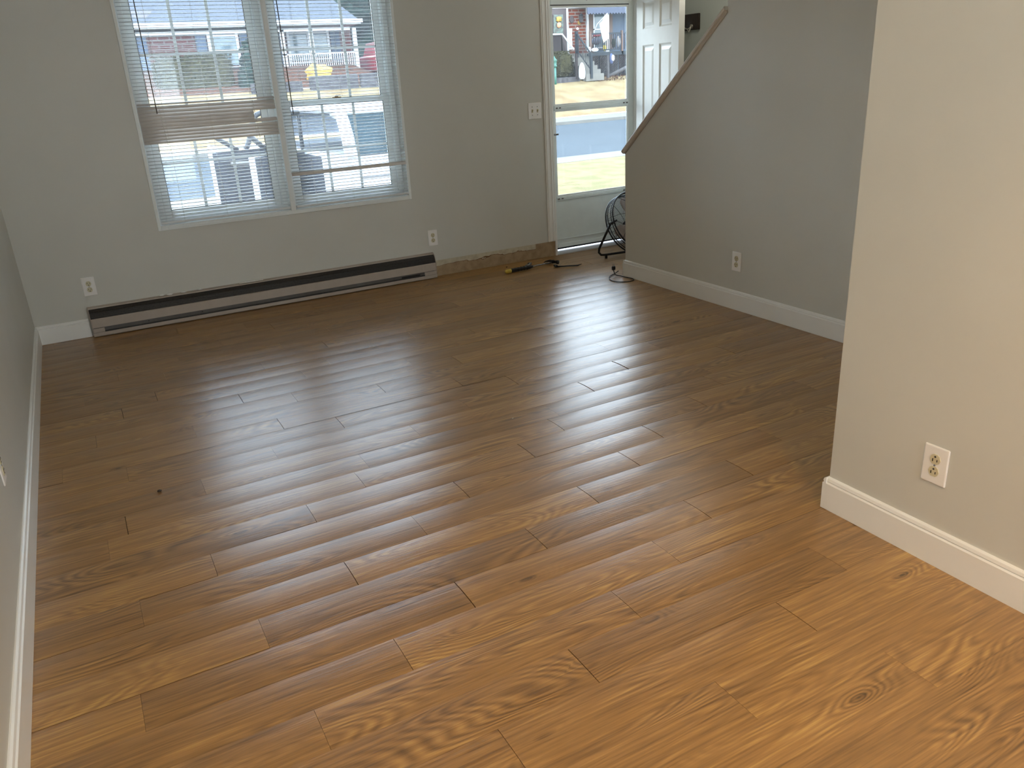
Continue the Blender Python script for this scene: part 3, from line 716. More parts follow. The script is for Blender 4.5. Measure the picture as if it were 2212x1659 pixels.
# ---------------------------------------------------------------- floor fan
C = Vector((3.944, 5.30, .262)); az, el, R = .173, .50, .245
a_ = Vector((math.cos(az), math.sin(az), 0)); b_ = Vector((-math.sin(az)*math.sin(el), math.cos(az)*math.sin(el), math.cos(el))); n_ = a_.cross(b_)   # axis
if n_.y > 0: n_ = -n_
o = thing('floor_fan', (C.x, C.y, 0), 'black high velocity floor fan tilted up behind the knee wall by the door', 'fan')
TF = Matrix((a_.to_4d(), b_.to_4d(), n_.to_4d(), Vector((0, 0, 0, 1)))).transposed(); TF[0][3], TF[1][3], TF[2][3] = C; TF[3] = (0, 0, 0, 1)
def ring(r, z, n=56): return [(r*math.cos(2*PI*k/n), r*math.sin(2*PI*k/n), z) for k in range(n)]
def grille(sgn, dome):
    b = MB()
    for i in range(24):
        r = .045+i*(R-.050)/23.5; zz = sgn*(.045+dome*(1-(r/R)**2)); b.tube(ring(r, zz), .0009, 4, True, T=TF)
    for k in range(8):
        t = 2*PI*k/8; b.tube([(r*math.cos(t+.5*r/R), r*math.sin(t+.5*r/R), sgn*(.047+dome*(1-(r/R)**2))) for r in [.03+(R-.03)*j/7 for j in range(8)]], .0019, 5, T=TF)
    b.tube(ring(R, sgn*.045), .0045, 6, True, T=TF)
    b.lathe([(.044, 0), (.044, .004), (.03, .008)], (0, 0, sgn*(.045+dome)-.004), 20, T=TF)
    return b
grille(1, .05).build('front_grille', M['blackm'], o)
grille(-1, .03).build('rear_grille', M['blackm'], o)
b = MB()
for zz in (-.045, -.02, .02, .045): b.tube(ring(R, zz), .0035 if abs(zz) < .03 else .006, 6, True, T=TF)
for k in range(40):
    t = 2*PI*k/40; b.tube([(R*math.cos(t), R*math.sin(t), -.045), (R*math.cos(t), R*math.sin(t), .045)], .0012, 4, T=TF)
b.build('drum_band', M['blackm'], o)
bl = None
for k in range(3):
    b = MB(); NB = 8; rows = []
    for i in range(NB+1):
        r = .04+(R-.065)*i/NB; half = .20+.38*math.sin(PI*min(1, .25+.6*i/NB)); row = []
        for j in range(6):
            t = 2*PI*k/3+1.55+(-1+2*j/5)*half*(.75 if i == NB else 1); row.append(b.b.verts.new(TF @ Vector((r*math.cos(t), r*math.sin(t), (-1+2*j/5)*.022))))
        rows.append(row)
    for i in range(NB):
        for j in range(5): f = b.b.faces.new((rows[i][j], rows[i+1][j], rows[i+1][j+1], rows[i][j+1])); f.smooth = True
    q = b.build('fan_blade', M['blade'], o); md = q.modifiers.new('t', 'SOLIDIFY'); md.thickness = .0015
b = MB(); b.lathe([(.03, -.04), (.055, -.035), (.055, .02), (.04, .03)], (0, 0, 0), 20, T=TF); b.build('motor', M['black'], o)
P0 = C-a_*(R+.012)+Vector((0, 0, .03)); P1 = C+a_*(R+.012)+Vector((0, 0, .03)); fd = Vector((0, .055, 0))
q0 = Vector((3.640, 5.345, .085)); q0b = Vector((3.637, 5.346, .055)); q0c = Vector((3.655, 5.342, .034)); q0d = Vector((3.69, 5.335, .030))
dd = Vector((.93, -.12, 0)).normalized(); off = P1-P0
e0d = q0d+dd*.52; e0c = e0d+Vector((.035, -.004, .004)); e0b = e0c+Vector((.018, 0, .021)); e0 = e0b+Vector((-.003, 0, .03))
b = MB(); b.tube([P0, along(P0, q0, .5), q0, q0b, q0c, q0d, along(q0d, e0d, .5), e0d, e0c, e0b, e0, P1], .0095, 10); b.build('tube_stand', M['blackm'], o)
for x_ in (q0d+dd*.01, e0d-dd*.01):
    b = MB(); b.tube([(x_.x, x_.y, .0), (x_.x, x_.y, .03)], .011, 10); b.build('rubber_foot', M['rubber'], o)
for P_, s_ in ((P0, -1), (P1, 1)):
    b = MB(); b.tube([P_+a_*s_*.012, P_-a_*s_*.025], .010, 10); b.tube([P_-a_*s_*.0, P_-a_*s_*-.004+n_*.03+Vector((.045, 0, .012))], [.009, .007], 8); b.build('tilt_knob', M['black'], o)

# ---------------------------------------------------------------- coat rack
o = thing('coat_rack', (RX, 5.55, 1.69), 'dark wooden coat rack with metal hook on the entry wall', 'coat rack')
b = MB(); b.box(RX-.022, RX, 5.312, 5.86-.16, 1.688, 1.805, .004, 2); b.build('board', M['walnut'], o)
for yy in (5.385, 5.60):
    b = MB(); b.tube([(RX-.022, yy, 1.715), (RX-.03, yy, 1.715)], .016, 12)
    b.tube(smooth([(RX-.03, yy, 1.715), (RX-.05, yy+.005, 1.698), (RX-.075, yy+.012, 1.700), (RX-.10, yy+.02, 1.722), (RX-.105, yy+.022, 1.74)], 4), .005, 8)
    b.tube(smooth([(RX-.03, yy, 1.712), (RX-.045, yy, 1.685), (RX-.055, yy-.002, 1.675), (RX-.066, yy-.003, 1.690)], 4), .004, 8)
    b.build('hook', M['nickel'], o)

# ---------------------------------------------------------------- warm ceiling lamp and two added fill lamps
def ceiling_or_fill_lamp(loc, watts, tone, spot, label):
    o = thing('ceiling_or_fill_light', (loc[0], loc[1], CZ), label, 'ceiling light')
    b = MB(); b.lathe([(.17, -.03), (.18, -.02), (.18, 0)], (loc[0], loc[1], CZ), 28); b.build('base', M['white_p'], o)
    b = MB(); b.lathe([(.01, -.11), (.08, -.10), (.13, -.075), (.16, -.03)], (loc[0], loc[1], CZ), 28); b.build('lamp_shade', M['lampglass'], o)
    ld = bpy.data.lights.new('bulb', 'SPOT' if spot else 'POINT'); ld.energy = watts; ld.color = tone; ld.shadow_soft_size = .12
    if spot: ld.spot_size = math.radians(spot); ld.spot_blend = .9
    lo = bpy.data.objects.new('bulb', ld); col.objects.link(lo); lo.parent = o; lo.location = (0, 0, -.19)
    return o
ceiling_or_fill_lamp(*LAMPS[0], 'warm dome ceiling light beside the viewer')
ceiling_or_fill_lamp(*LAMPS[1], 'added neutral fill light above the viewer')  # added to lift the dim room
ceiling_or_fill_lamp(*LAMPS[2], 'small added fill light over the stairs by the front door')  # added to brighten the entry, standing in for light from upstairs

# ================================================================ outside
def gz(x, y):
    """ground height"""
    if y < 15.9: return -.45+.05*min(1, max(0, (y-6)/9))
    if y < 26.4: return -.45
    if y < 28.8: return -.34
    t = min(1, (y-28.8)/5.0); z = -.34+1.36*t
    if y > 33.8: z = 1.02+min(1.0, (y-33.8)/3)*(.9 if x < 12 else .9*max(0, (18-x)/6) if x < 18 else 0)
    if x < 13: z += .25*t
    return z
def ground(name, x0, x1, y0, y1, m, dz=0, nx=24, ny=10, jit=0):
    b = MB(); g = []
    for i in range(nx+1):
        g.append([b.b.verts.new((x0+(x1-x0)*i/nx, y0+(y1-y0)*j/ny, gz(x0+(x1-x0)*i/nx, y0+(y1-y0)*j/ny)+dz+random.uniform(0, jit))) for j in range(ny+1)])
    for i in range(nx):
        for j in range(ny): f = b.b.faces.new((g[i][j], g[i+1][j], g[i+1][j+1], g[i][j+1])); f.smooth = True
    return S(b, name, m)
ground('front_lawn', -14, 40, OY+.02, 14.9, M['grass_dry'], 0, 20, 20, .03)
b = MB(); b.box(-14, 40, 14.9, 15.9, -.6, -.385); S(b, 'near_pavement', M['concrete'])
b = MB(); b.box(-20, 60, 15.9, 26.4, -.7, -.45); S(b, 'street', M['asphalt'])
b = MB(); b.box(1.3, 5.6, 6.2, 14.9, -.6, -.375); S(b, 'driveway', M['concrete'])
b = MB(); b.box(-20, 60, 26.4, 28.8, -.7, -.34); S(b, 'far_pavement', M['concrete'])
ground('grass_bank', -20, 60, 28.8, 33.8, M['bank'], 0, 60, 14, .04)
ground('far_garden', -20, 60, 33.8, 48, M['leaves'], 0, 80, 14, .05)
b = MB(); b.poly([(-20, 6), (-60, 6), (-60, 60), (-20, 60)], 'z', -1.0, -.6); S(b, 'distant_ground', M['grass_dry'])

# ---- right house with porch deck (seen through the storm door)
FH = 35.5   # facade
def K(x, z, y=FH):   # values read off at 34 m, moved to depth y
    k = y/34.0; return x*k, 1.45+(z-1.45)*k
def kb(mb, x0, x1, z0, z1, y0, y1, ref=None, bev=0):
    ref = ref or y0; X0, Z0 = K(x0, z0, ref); X1, Z1 = K(x1, z1, ref); mb.box(X0, X1, y0, y1, Z0, Z1, bev); return mb
o = thing('brick_house', (24, FH+3, 1.0), 'orange brick house with brown door and grey awning across the street', 'house')
b = MB(); b.box(20.6, 24.1, FH+.1, FH+6, .9, 7); b.build('brick_wall', M['brick'], o)
b = MB(); b.box(24.1, 27.2, FH+.1, FH+6, .9, 7); tag(b.build('siding_wall', M['blue_s'], o), 'shaded blue-grey wall behind the porch')
b = MB(); kb(b, 20.62, 21.55, 2.2, 4.05, FH, FH+.08, FH); b.build('front_door', M['doorbrown'], o)
b = MB(); kb(b, 21.53, 21.62, 2.1, 4.15, FH-.03, FH+.1, FH); kb(b, 20.55, 20.63, 2.1, 4.15, FH-.03, FH+.1, FH); kb(b, 20.55, 22.7, 4.05, 4.12, FH-.03, FH+.1, FH); b.build('door_frame', M['white_p'], o)
b = MB(); kb(b, 22.66, 22.74, 2.2, 4.15, FH-.02, FH+.1, FH); b.build('downspout', M['white_p'], o)
b = MB(); kb(b, 22.76, 23.0, 2.4, 3.82, FH, FH+.09, FH); b.build('shutter', M['brown_p'], o)
b = MB(); kb(b, 23.80, 24.10, 2.2, 3.85, FH, FH+.09, FH); b.build('shutter', M['brown_p'], o)
b = MB(); kb(b, 23.03, 23.75, 2.3, 3.85, FH, FH+.1, FH); wn = b.build('window', M['pane_dk'], o)
b = MB()
for xx in (23.0, 23.73): kb(b, xx, xx+.05, 2.3, 3.9, FH-.04, FH+.02, FH)
for zz in (2.3, 3.1, 3.88): kb(b, 23.0, 23.78, zz, zz+.05, FH-.04, FH+.02, FH)
b.build('window_frame', M['white_p'], wn)
X0, Z0 = K(22.66, 3.83, 34.6); X1, Z1 = K(27, 4.3, 34.6)
b = MB(); pts = [(X0, Z0)]
n = 26
for i in range(n+1):
    for j in range(4): pts.append((X0+(X1-X0)*(i+j/4)/(n+1), Z0-.07*math.sin(PI*j/4)))
pts += [(X1, Z1), (X0, Z1)]
b.poly(pts, 'y', 34.55, 34.6); b.box(X0, X1, 34.6, FH+.1, Z1-.06, Z1); b.build('awning', M['awn'], o)
b = MB(); kb(b, 23.72, 23.9, 2.1, 3.9, 34.7, 34.85, 34.7); b.build('porch_post', M['white_p'], o)
b = MB(); b.box(16, 20.5, FH, FH+6, .9, 7); b.build('side_wall', M['brick'], o)
b = MB(); b.box(18.0, 27.6, FH-.25, FH+6.6, 7.0, 7.25); b.poly([(FH-.25, 7.25), (FH+6.6, 7.25), (FH+3.2, 8.8)], 'x', 18.0, 27.6); b.build('roof', M['shingle'], o)
# porch deck
o = thing('porch_deck', (24.5, 34.7, 1.0), 'dark grey wooden porch deck with lattice skirt on the brick house', 'deck')
b = MB(); kb(b, 22.84, 27, 1.98, 2.14, 34.0, 34.08, 34); b.box(22.9, 27, 34.05, FH, 2.0, 2.1); b.box(20.6, 22.0, 34.6, FH, 1.0, 2.15); b.build('platform', M['rail_g'], o)
for (x0, x1) in ((22.88, 23.30), (23.38, 23.80), (23.88, 24.42), (24.50, 25.4)):
    b = MB()
    z0, z1 = 1.02, 1.98; w_ = .022; L = z1-z0
    b.box(x0, x1, 34.05, 34.075, z0, z0+.10); b.box(x0, x1, 34.05, 34.075, z1-.04, z1); b.box(x0, x0+.04, 34.05, 34.075, z0, z1); b.box(x1-.04, x1, 34.05, 34.075, z0, z1)
    st = .105; i = -12
    while i*st < (x1-x0)+L:
        for sg in (1, -1):
            # clip the diagonal to the panel
            xs = x0+i*st if sg == 1 else x1-i*st
            pts = []
            for zz in (z0, z1):
                pass
            ta, tb = 0, L
            if sg == 1:
                ta = max(ta, x0-xs); tb = min(tb, x1-xs)
                if tb > ta+.02: b.tube([(xs+ta, 34.06, z0+ta), (xs+tb, 34.06, z0+tb)], .021, 4)
            else:
                ta = max(ta, xs-x1); tb = min(tb, xs-x0)
                if tb > ta+.02: b.tube([(xs-ta, 34.068, z0+ta), (xs-tb, 34.068, z0+tb)], .021, 4)
        i += 1
    b.build('lattice_panel', M['deck_g'], o)
b = MB(); kb(b, 22.84, 24.72, 2.90, 2.97, 34.02, 34.08, 34); kb(b, 22.84, 24.72, 2.20, 2.25, 34.02, 34.08, 34); b.box(24.9, 27, 34.02, 34.08, 2.9, 2.97); b.build('handrail', M['rail_g'], o)
for i in range(30):
    xx = 22.93+i*.105
    b = MB(); kb(b, xx-.014, xx+.014, 2.22, 2.92, 34.035, 34.065, 34); b.build('baluster', M['deck_g'], o)
for xx in (22.80, 24.62):
    b = MB(); kb(b, xx, xx+.09, 2.0, 3.05, 34.0, 34.09, 34); b.build('post', M['brown_p'], o)
# porch steps with rails
o = thing('porch_steps', (22.4, 33.6, 1.0), 'concrete porch steps with slate handrails left of the lattice deck', 'steps')
b = MB()
for i in range(6): b.box(21.95, 22.95, 33.1+i*.26, 34.66, .9, 1.02+(i+1)*.185)
b.build('steps', M['concrete'], o)
for k, (xa, xb, lowz, hiz, x2) in enumerate(((22.02, 22.86, 2.12, 2.98, 0),)):
    xt, zt = K(22.06, 2.98, 34.4); xb_, zb = K(22.84, 2.10, 33.1)
    Ta = Vector((xt, 34.4, zt)); Tb = Vector((xb_, 33.1, zb)); dn = Vector((0, 0, -.72))
    b = MB(); b.tube([Ta, Tb], .05, 4); b.tube([Ta+dn, Tb+dn], .035, 4); b.build('handrail', M['rail_g'], o)
    for i in range(9):
        q = along(Ta, Tb, (i+.5)/9); b = MB(); b.tube([q, q+dn], .016, 4); b.build('baluster', M['rail_g'], o)
    b = MB(); b.box(Ta.x-.06, Ta.x+.06, Ta.y-.06, Ta.y+.06, 1.2, Ta.z+.1); b.build('newel_post', M['rail_g'], o)
    b = MB(); b.box(Tb.x-.05, Tb.x+.06, Tb.y-.06, Tb.y+.06, 1.0, Tb.z+.06); b.build('newel_post', M['rail_g'], o)
b = MB(); xt, zt = K(21.28, 2.97, 34.2); xb_, zb = K(21.90, 2.30, 33.6); b.tube([(xt-1.2, 34.25, zt), (xt, 34.2, zt), (xb_, 33.6, zb)], .04, 6); tag(b.build('left_handrail', M['white_p'], o), 'white handrail')
b = MB(); xt2 = K(20.6, 2, 34.3)[0]
b.box(xt2, K(21.28, 2, 34.3)[0], 34.3, 34.34, 1.2, zt-.02); b.poly([(xt, 1.2), (xb_, 1.2), (xb_, zb-.03), (xt, zt-.05)], 'y', 34.3, 34.34); b.build('side_boards', M['deck_g'], o)
b = MB(); xx, zz = K(22.02, 2.1, 33.3); b.box(xx-.05, xx+.05, 33.25, 33.35, 1.0, zz+.02); b.build('short_post', M['deck_g'], o)

def small(name, x, z, y, mk, label, cat, m=None, group=None):
    """top-level thing measured at 34 m, built by mk(mb, X, Z)"""
    b = MB(); X, Z = K(x, z, y); mk(b, X, Z); return tag(b.build(name, M[m] if isinstance(m, str) else m, loc='base'), label, cat, group)
# decor on the house
X, Z = K(21.08, 3.1, FH)
o = thing('door_banner', (X, FH-.02, Z), 'patterned garden banner with yellow bow on the brown front door', 'banner')
b = MB(); b.box(X-.27, X+.27, FH-.03, FH-.005, Z-.25, Z+.72); b.build('banner_cloth', M['picture'], o)
b = MB(); b.blob((X, FH-.08, Z+.52), (.15, .04, .13), 2, .2); b.build('bow', M['wreath'], o)
b = MB(); b.blob((X, FH-.08, Z+.26), (.12, .04, .13), 2, .1); b.build('peach_heart', M['peach'], o)
X, Z = K(22.31, 3.44, FH)
o = thing('wall_lantern', (X, FH, Z), 'grey lantern on the orange brick wall', 'lantern')
b = MB(); b.box(X-.08, X+.08, FH-.12, FH+.03, Z, Z+.30, .02); b.build('lantern_glass', M['stone'], o)
b = MB(); b.lathe([(.12, .0), (.04, .08), (.01, .10)], (X, FH-.05, Z+.30), 8); b.build('cap', M['rail_g'], o)
small('oval_plaque', 21.87, 3.58, FH, lambda b, X, Z: b.lathe([(.12, 0), (.12, .03), (.10, .04)], (0, 0, 0), 20, T=Matrix.Translation((X, FH+.095, Z)) @ Matrix.Diagonal((1, 1, 1.35, 1)) @ Matrix.Rotation(PI/2, 4, 'X')), 'dark oval plaque on the orange brick wall', 'plaque', 'doorbrown')
def sun(b, X, Z):
    b.blob((X, FH+.06, Z), (.05, .03, .05), 2, 0)
    for k in range(12):
        t = 2*PI*k/12; b.tube([(X+.05*math.cos(t), FH+.07, Z+.05*math.sin(t)), (X+.12*math.cos(t), FH+.07, Z+.12*math.sin(t))], [.015, .005], 4)
small('sun_ornament', 22.27, 3.43, FH, sun, 'small brass sun ornament on the orange brick wall', 'ornament', 'wreath')
# welcome board
X, Z = K(21.71, 2.30, 34.95)
o = thing('welcome_sign', (X, 34.95, Z), 'tall white board reading welcome leaning by the brown door', 'sign')
b = MB(); b.box(X-.115, X+.115, 34.95, 34.98, Z, Z+.93, .01); bd = b.build('board', M['white_p'], o)
b = MB()
GL = {'W': [[(0, 1), (.25, 0), (.5, .7), (.75, 0), (1, 1)]], 'E': [[(1, 1), (0, 1), (0, 0), (1, 0)], [(0, .5), (.8, .5)]], 'L': [[(0, 1), (0, 0), (1, 0)]],
      'C': [[(1, .85), (.6, 1), (.2, .9), (0, .5), (.2, .1), (.6, 0), (1, .15)]], 'O': [[(.5, 1), (.1, .8), (0, .5), (.1, .2), (.5, 0), (.9, .2), (1, .5), (.9, .8), (.5, 1)]],
      'M': [[(0, 0), (.1, 1), (.5, .3), (.9, 1), (1, 0)]]}
for i, ch in enumerate('WELCOME'):
    z0 = Z+.93-.125*(i+1)
    for st_ in GL[ch]: b.tube([(X-.05+.10*u, 34.948, z0+.085*v) for u, v in st_], .007, 4)
b.build('lettering', M['ink'], bd)
# flag
X, Z = K(23.93, 3.74, 34.1); X2, Z2 = K(23.30, 3.36, 34.0); X3, Z3 = K(22.95, 3.1, 34.5)
o = thing('garden_flag', (X2, 34.05, Z2), 'white and yellow flag hanging from a slanted pole on the porch', 'flag')
Xp, Zp = K(23.72, 3.80, 34.05)
b = MB(); b.tube([(X3-.05, 34.6, Z3-.45), (X2, 34.1, Z2), (Xp, 33.9, Zp)], .018, 6); b.build('pole', M['white_p'], o)
cors = [K(23.72, 3.76, 34.0), K(23.30, 3.37, 34.05), K(23.56, 2.52, 34.0), K(23.93, 2.80, 33.95)]
b = MB(); g = []
for i in range(9):
    r = []
    for j in range(13):
        u, v = i/8, j/12
        x = (cors[0][0]*(1-u)+cors[1][0]*u)*(1-v)+(cors[3][0]*(1-u)+cors[2][0]*u)*v; z = (cors[0][1]*(1-u)+cors[1][1]*u)*(1-v)+(cors[3][1]*(1-u)+cors[2][1]*u)*v
        r.append(b.b.verts.new((x, 33.95+.05*math.sin(u*7+v*2), z)))
    g.append(r)
for i in range(8):
    for j in range(12): f = b.b.faces.new((g[i][j], g[i+1][j], g[i+1][j+1], g[i][j+1])); f.smooth = True; f.material_index = 1 if (i == 1 and 4 <= j <= 8) or (i == 2 and 5 <= j <= 7) else 0
q = b.build('flag_cloth', [M['flag_w'], M['flag_y']], o); md = q.modifiers.new('t', 'SOLIDIFY'); md.thickness = .004
# things on the deck
for i, (x, z, w_, h_, m_, nm, lab, ct) in enumerate(((23.15, 2.62, .30, .16, 'awn', 'porch_chair', 'blue-grey chair back showing over the porch rail', 'chair'), (23.15, 2.86, .30, .07, 'red', 'red_cushion', 'red cushion on top of the porch chair behind the rail', 'cushion'),
        (24.15, 2.5, .12, .2, 'evergreen', 'potted_plant', 'green potted plant on the porch behind the balusters', 'plant'), (24.42, 2.55, .10, .25, 'white_p', 'white_pot', 'tall white pot at the right of the porch', 'pot'),
        (23.62, 2.3, .07, .14, 'flag_y', 'yellow_flower', 'small yellow flower decoration on the deck edge below the flag', 'flower'))):
    small(nm, x, z, 34.8, (lambda w_, h_: lambda b, X, Z: b.blob((X, 34.8, Z), (w_, .12, h_), 2, .08))(w_, h_), lab, ct, m_)
small('white_boulder', 23.05, 2.2, 33.95, lambda b, X, Z: b.blob((X, 33.93, Z+.04), (.20, .09, .09), 2, .1), 'smooth white rock shape on the front edge of the deck', 'rock', 'white_p')
small('white_bottle', 22.78, 2.26, 33.9, lambda b, X, Z: b.lathe([(.04, -.12), (.05, -.1), (.05, .05), (.02, .12)], (X, 33.9, Z), 10), 'small white bottle at the top of the slate stair rail', 'bottle', 'white_p')
small('post_ball', 22.12, 3.20, 34.4, lambda b, X, Z: b.blob((X, 34.4, Z-.02), .06, 2, 0), 'small white ball on the upper newel post', 'ornament', 'white_p')
# teal lamp post
X, Z = K(20.82, .95, 33.2)
o = thing('lamp_post', (X, 33.2, .8), 'teal metal lamp post beside the clipped hedge', 'lamp post')
b = MB(); b.tube([(X, 33.2, .7), (X, 33.2, 1.55)], .075, 10); b.build('post', M['teal'], o)
b = MB(); b.lathe([(.05, 1.55), (.12, 1.62), (.09, 1.66), (.10, 1.82), (.13, 1.86), (.03, 1.98), (.01, 2.05)], (X, 33.2, 0), 12); b.build('lantern', M['teal'], o)
# hedge
def hedge(name, x0, x1, y0, y1, z0, z1, m, label, n=900, leaf=.05, rad=.25):
    o = thing(name, ((x0+x1)/2, (y0+y1)/2, z0), label, 'hedge')
    b = MB(); q = bmesh.ops.create_cube(b.b, size=1)
    for v in q['verts']: v.co = Vector(((x0+x1)/2+v.co.x*(x1-x0), (y0+y1)/2+v.co.y*(y1-y0), (z0+z1)/2+v.co.z*(z1-z0)))
    bmesh.ops.bevel(b.b, geom=list(b.b.edges), offset=min(.18, (z1-z0)*.2), segments=3, affect='EDGES')
    bmesh.ops.subdivide_edges(b.b, edges=list(b.b.edges), cuts=3, use_grid_fill=True)
    for v in b.b.verts: v.co += Vector((random.uniform(-1, 1), random.uniform(-1, 1), random.uniform(-1, 1)))*.025
    b.build('hedge_body', M[m], o)
    b = MB()
    for _ in range(n):
        f = random.random()
        if f < .6: c = Vector((random.uniform(x0, x1), y0, random.uniform(z0+.05, z1)))
        elif f < .85: c = Vector((random.uniform(x0, x1), random.uniform(y0, y1), z1))
        else: c = Vector((random.choice((x0, x1)), random.uniform(y0, y1), random.uniform(z0, z1)))
        d_ = [Vector((random.uniform(-1, 1), random.uniform(-1, 1), random.uniform(-1, 1)))*leaf for _ in range(3)]
        b.b.faces.new([b.b.verts.new(c+x_) for x_ in d_])
    tag(b.build('leaves', M[m], o), kind='stuff')
    return o
hx0, hx1 = K(20.95, 1, 33.4)[0], K(21.88, 1, 33.4)[0]
hedge('clipped_hedge', hx0, hx1, 33.4, 34.2, K(0, 1.15, 33.4)[1], K(0, 2.24, 33.4)[1], 'hedge', 'boxy clipped brown-green hedge left of the porch steps', 1500, .035)
b = MB(); b.box(hx0-.3, hx1+.25, 33.3, 33.45, .85, 1.12); struct(b.build('garden_kerb', M['stone']))
# statue and sign post
small('garden_statue', 22.32, 1.0, 32.9, lambda b, X, Z: b.lathe([(.09, 0), (.15, .1), (.15, .35), (.12, .55), (.06, .68), (.01, .72)], (X, 32.9, Z-.02), 12), 'white upright garden statue at the foot of the steps', 'statue', 'white_p')
X, Z = K(23.86, 2.0, 33.5)
o = thing('mail_post', (X, 33.5, .95), 'slim grey post with blue and white bags before the lattice', 'post')
b = MB(); b.box(X-.07, X+.03, 33.5, 33.6, .9, Z-.02); b.build('post', M['stone'], o)
b = MB(); b.blob((X+.12, 33.45, Z-.18), (.10, .06, .26), 2, .1); b.build('blue_bag', M['bluebag'], o)
b = MB(); b.blob((X+.16, 33.38, Z-.15), (.09, .04, .15), 2, .05); b.build('white_bag', M['white_p'], o)
b = MB(); b.tube([(X+.1, 33.75, 1.02), (X+1.4, 33.75, 1.45)], .09, 8); tag(b.build('drain_pipe', M['stone'], loc='base'), 'grey drain pipe rising right along the foot of the lattice', 'pipe')
b = MB()
for _ in range(500):
    c = Vector((random.uniform(22.4, 25.4), random.uniform(33.0, 33.8), 0)); c.z = gz(c.x, c.y)+.04
    b.b.faces.new([b.b.verts.new(c+Vector((random.uniform(-1, 1), random.uniform(-1, 1), random.uniform(-.3, 1)))*.06) for _ in range(3)])
tag(b.build('fallen_leaves', M['leaves']), 'rusty fallen leaves along the foot of the lattice', 'leaves', kind='stuff')

# ---- left house (seen through the windows)
LH = 37.0
def K36(x, z, y=LH): k = y/36.0; return x*k, 1.45+(z-1.45)*k
def lb(mb, x0, x1, z0, z1, y0=LH, y1=LH+.1): X0, Z0 = K36(x0, z0, y0); X1, Z1 = K36(x1, z1, y0); mb.box(X0, X1, y0, y1, Z0, Z1); return mb
o = thing('ranch_house', (6.5, LH+3, 1.9), 'low brick house with light grey roof and white porch posts seen through the blinds', 'house')
b = MB(); lb(b, -6, 8.4, 1.5, 3.62, LH+.1, LH+7); lb(b, 8.4, 11.9, 1.5, 3.62, LH+1.4, LH+7); b.build('brick_wall', M['brick_l'], o)
b = MB()
e1 = K36(0, 3.82)[1]; e2 = 6.4
b.poly([(LH-.5, e1), (LH+7.6, e1), (LH+3.6, e2)], 'x', -7, 11.0)
# hipped end
v = [Vector((11.0, LH-.5, e1)), Vector((12.6, LH-.5, e1)), Vector((12.6, LH+7.6, e1)), Vector((11.0, LH+7.6, e1)), Vector((11.0, LH+3.6, e2))]
vv = [b.b.verts.new(x) for x in v]
for f in ((0, 1, 4), (1, 2, 4), (2, 3, 4), (0, 3, 4), (0, 1, 2, 3)): b.b.faces.new([vv[i] for i in f])
b.build('roof', M['shingle'], o)
b = MB(); b.box(-7, 12.65, LH-.58, LH-.46, e1-.05, e1+.1); b.box(-7, 12.6, LH-.45, LH+1.4, e1-.10, e1-.04); lb(b, -6, 11.9, 3.52, 3.64, LH-.1, LH-.02); b.build('gutter', M['white_p'], o)
for (x0, x1, z0, z1, yy) in ((6.1, 7.1, 2.35, 3.42, LH), (9.25, 10.0, 2.4, 3.42, LH+1.3), (10.25, 10.85, 2.5, 3.42, LH+1.3), (2.0, 2.9, 2.35, 3.42, LH)):
    k = yy/LH; b = MB(); lb(b, x0, x1, z0, z1, yy+.02, yy+.12); wn = b.build('window', M['pane_dk'], o)
    b = MB()
    for xx in (x0-.10, x1): lb(b, xx, xx+.10, z0-.1, z1+.1, yy-.02, yy+.1)
    for zz in (z0-.1, z1, (z0+z1)/2-.02): lb(b, x0, x1, zz, zz+.05, yy-.02, yy+.1)
    b.build('window_frame', M['white_p'], wn)
for (x0, x1, yy) in ((5.55, 5.95, LH), (7.25, 7.6, LH), (3.1, 3.75, LH), (11.0, 11.4, LH+1.3), (8.75, 9.05, LH+1.3)):
    b = MB(); lb(b, x0, x1, 2.3, 3.5, yy+.02, yy+.1); b.build('shutter', M['blue_s'], o)
for xx in (8.9, 10.1, 12.0):
    b = MB(); lb(b, xx, xx+.16, 1.7, 3.6, LH-.1, LH+.05); b.build('porch_post', M['white_p'], o)
b = MB(); lb(b, 8.9, 12.0, 2.62, 2.68, LH-.1, LH-.04); lb(b, 8.9, 12.0, 2.02, 2.08, LH-.1, LH-.04)
for i in range(34): lb(b, 8.95+i*.09, 8.98+i*.09, 2.05, 2.64, LH-.09, LH-.05)
b.build('porch_railing', M['white_p'], o)
b = MB(); lb(b, 8.4, 12.0, 1.4, 2.0, LH-.15, LH+1.4); b.build('porch_base', M['stone'], o)

hedge('rambling_hedge', 3.7, 6.55, 34.6, 35.8, 1.2, 2.70, 'hedge', 'wide brown-green hedge before the brick house, seen through the left blind', 1600, .06)
def tree(x, y, z, s, label, mname='evergreen', name='evergreen_tree'):
    o = thing(name, (x, y, z), label, 'tree')
    b = MB(); b.tube([(x, y, z), (x, y, z+s*1.2)], .12*s/2, 8); b.build('trunk', M['brown_p'], o)
    b = MB(); r = random.Random(int(x*10))
    for k in range(22):
        t = k/22; rr = s*(.62-.42*t); a = r.uniform(0, 2*PI)
        b.blob((x+rr*.55*math.cos(a), y+rr*.55*math.sin(a), z+s*(.25+1.9*t)), (rr*.62, rr*.62, rr*.5), 2, .25)
    b.build('crown', M[mname], o)
tree(15.0, 45.8, 1.6, 3.6, 'dark evergreen tree right of the brick house roof')
tree(19.2, 51, 1.3, 4.6, 'tall evergreen tree behind the red car')
tree(7.25, 34.75, 1.3, .9, 'slim dark evergreen shrub at the right end of the wide hedge', name='evergreen_shrub')
b = MB(); b.blob((9.95, 34.8, 1.85), (.55, .4, .35), 3, .25); tag(b.build('ornamental_grass', M['golden'], loc='base'), 'golden tuft of grass before the white porch railing', 'plant')
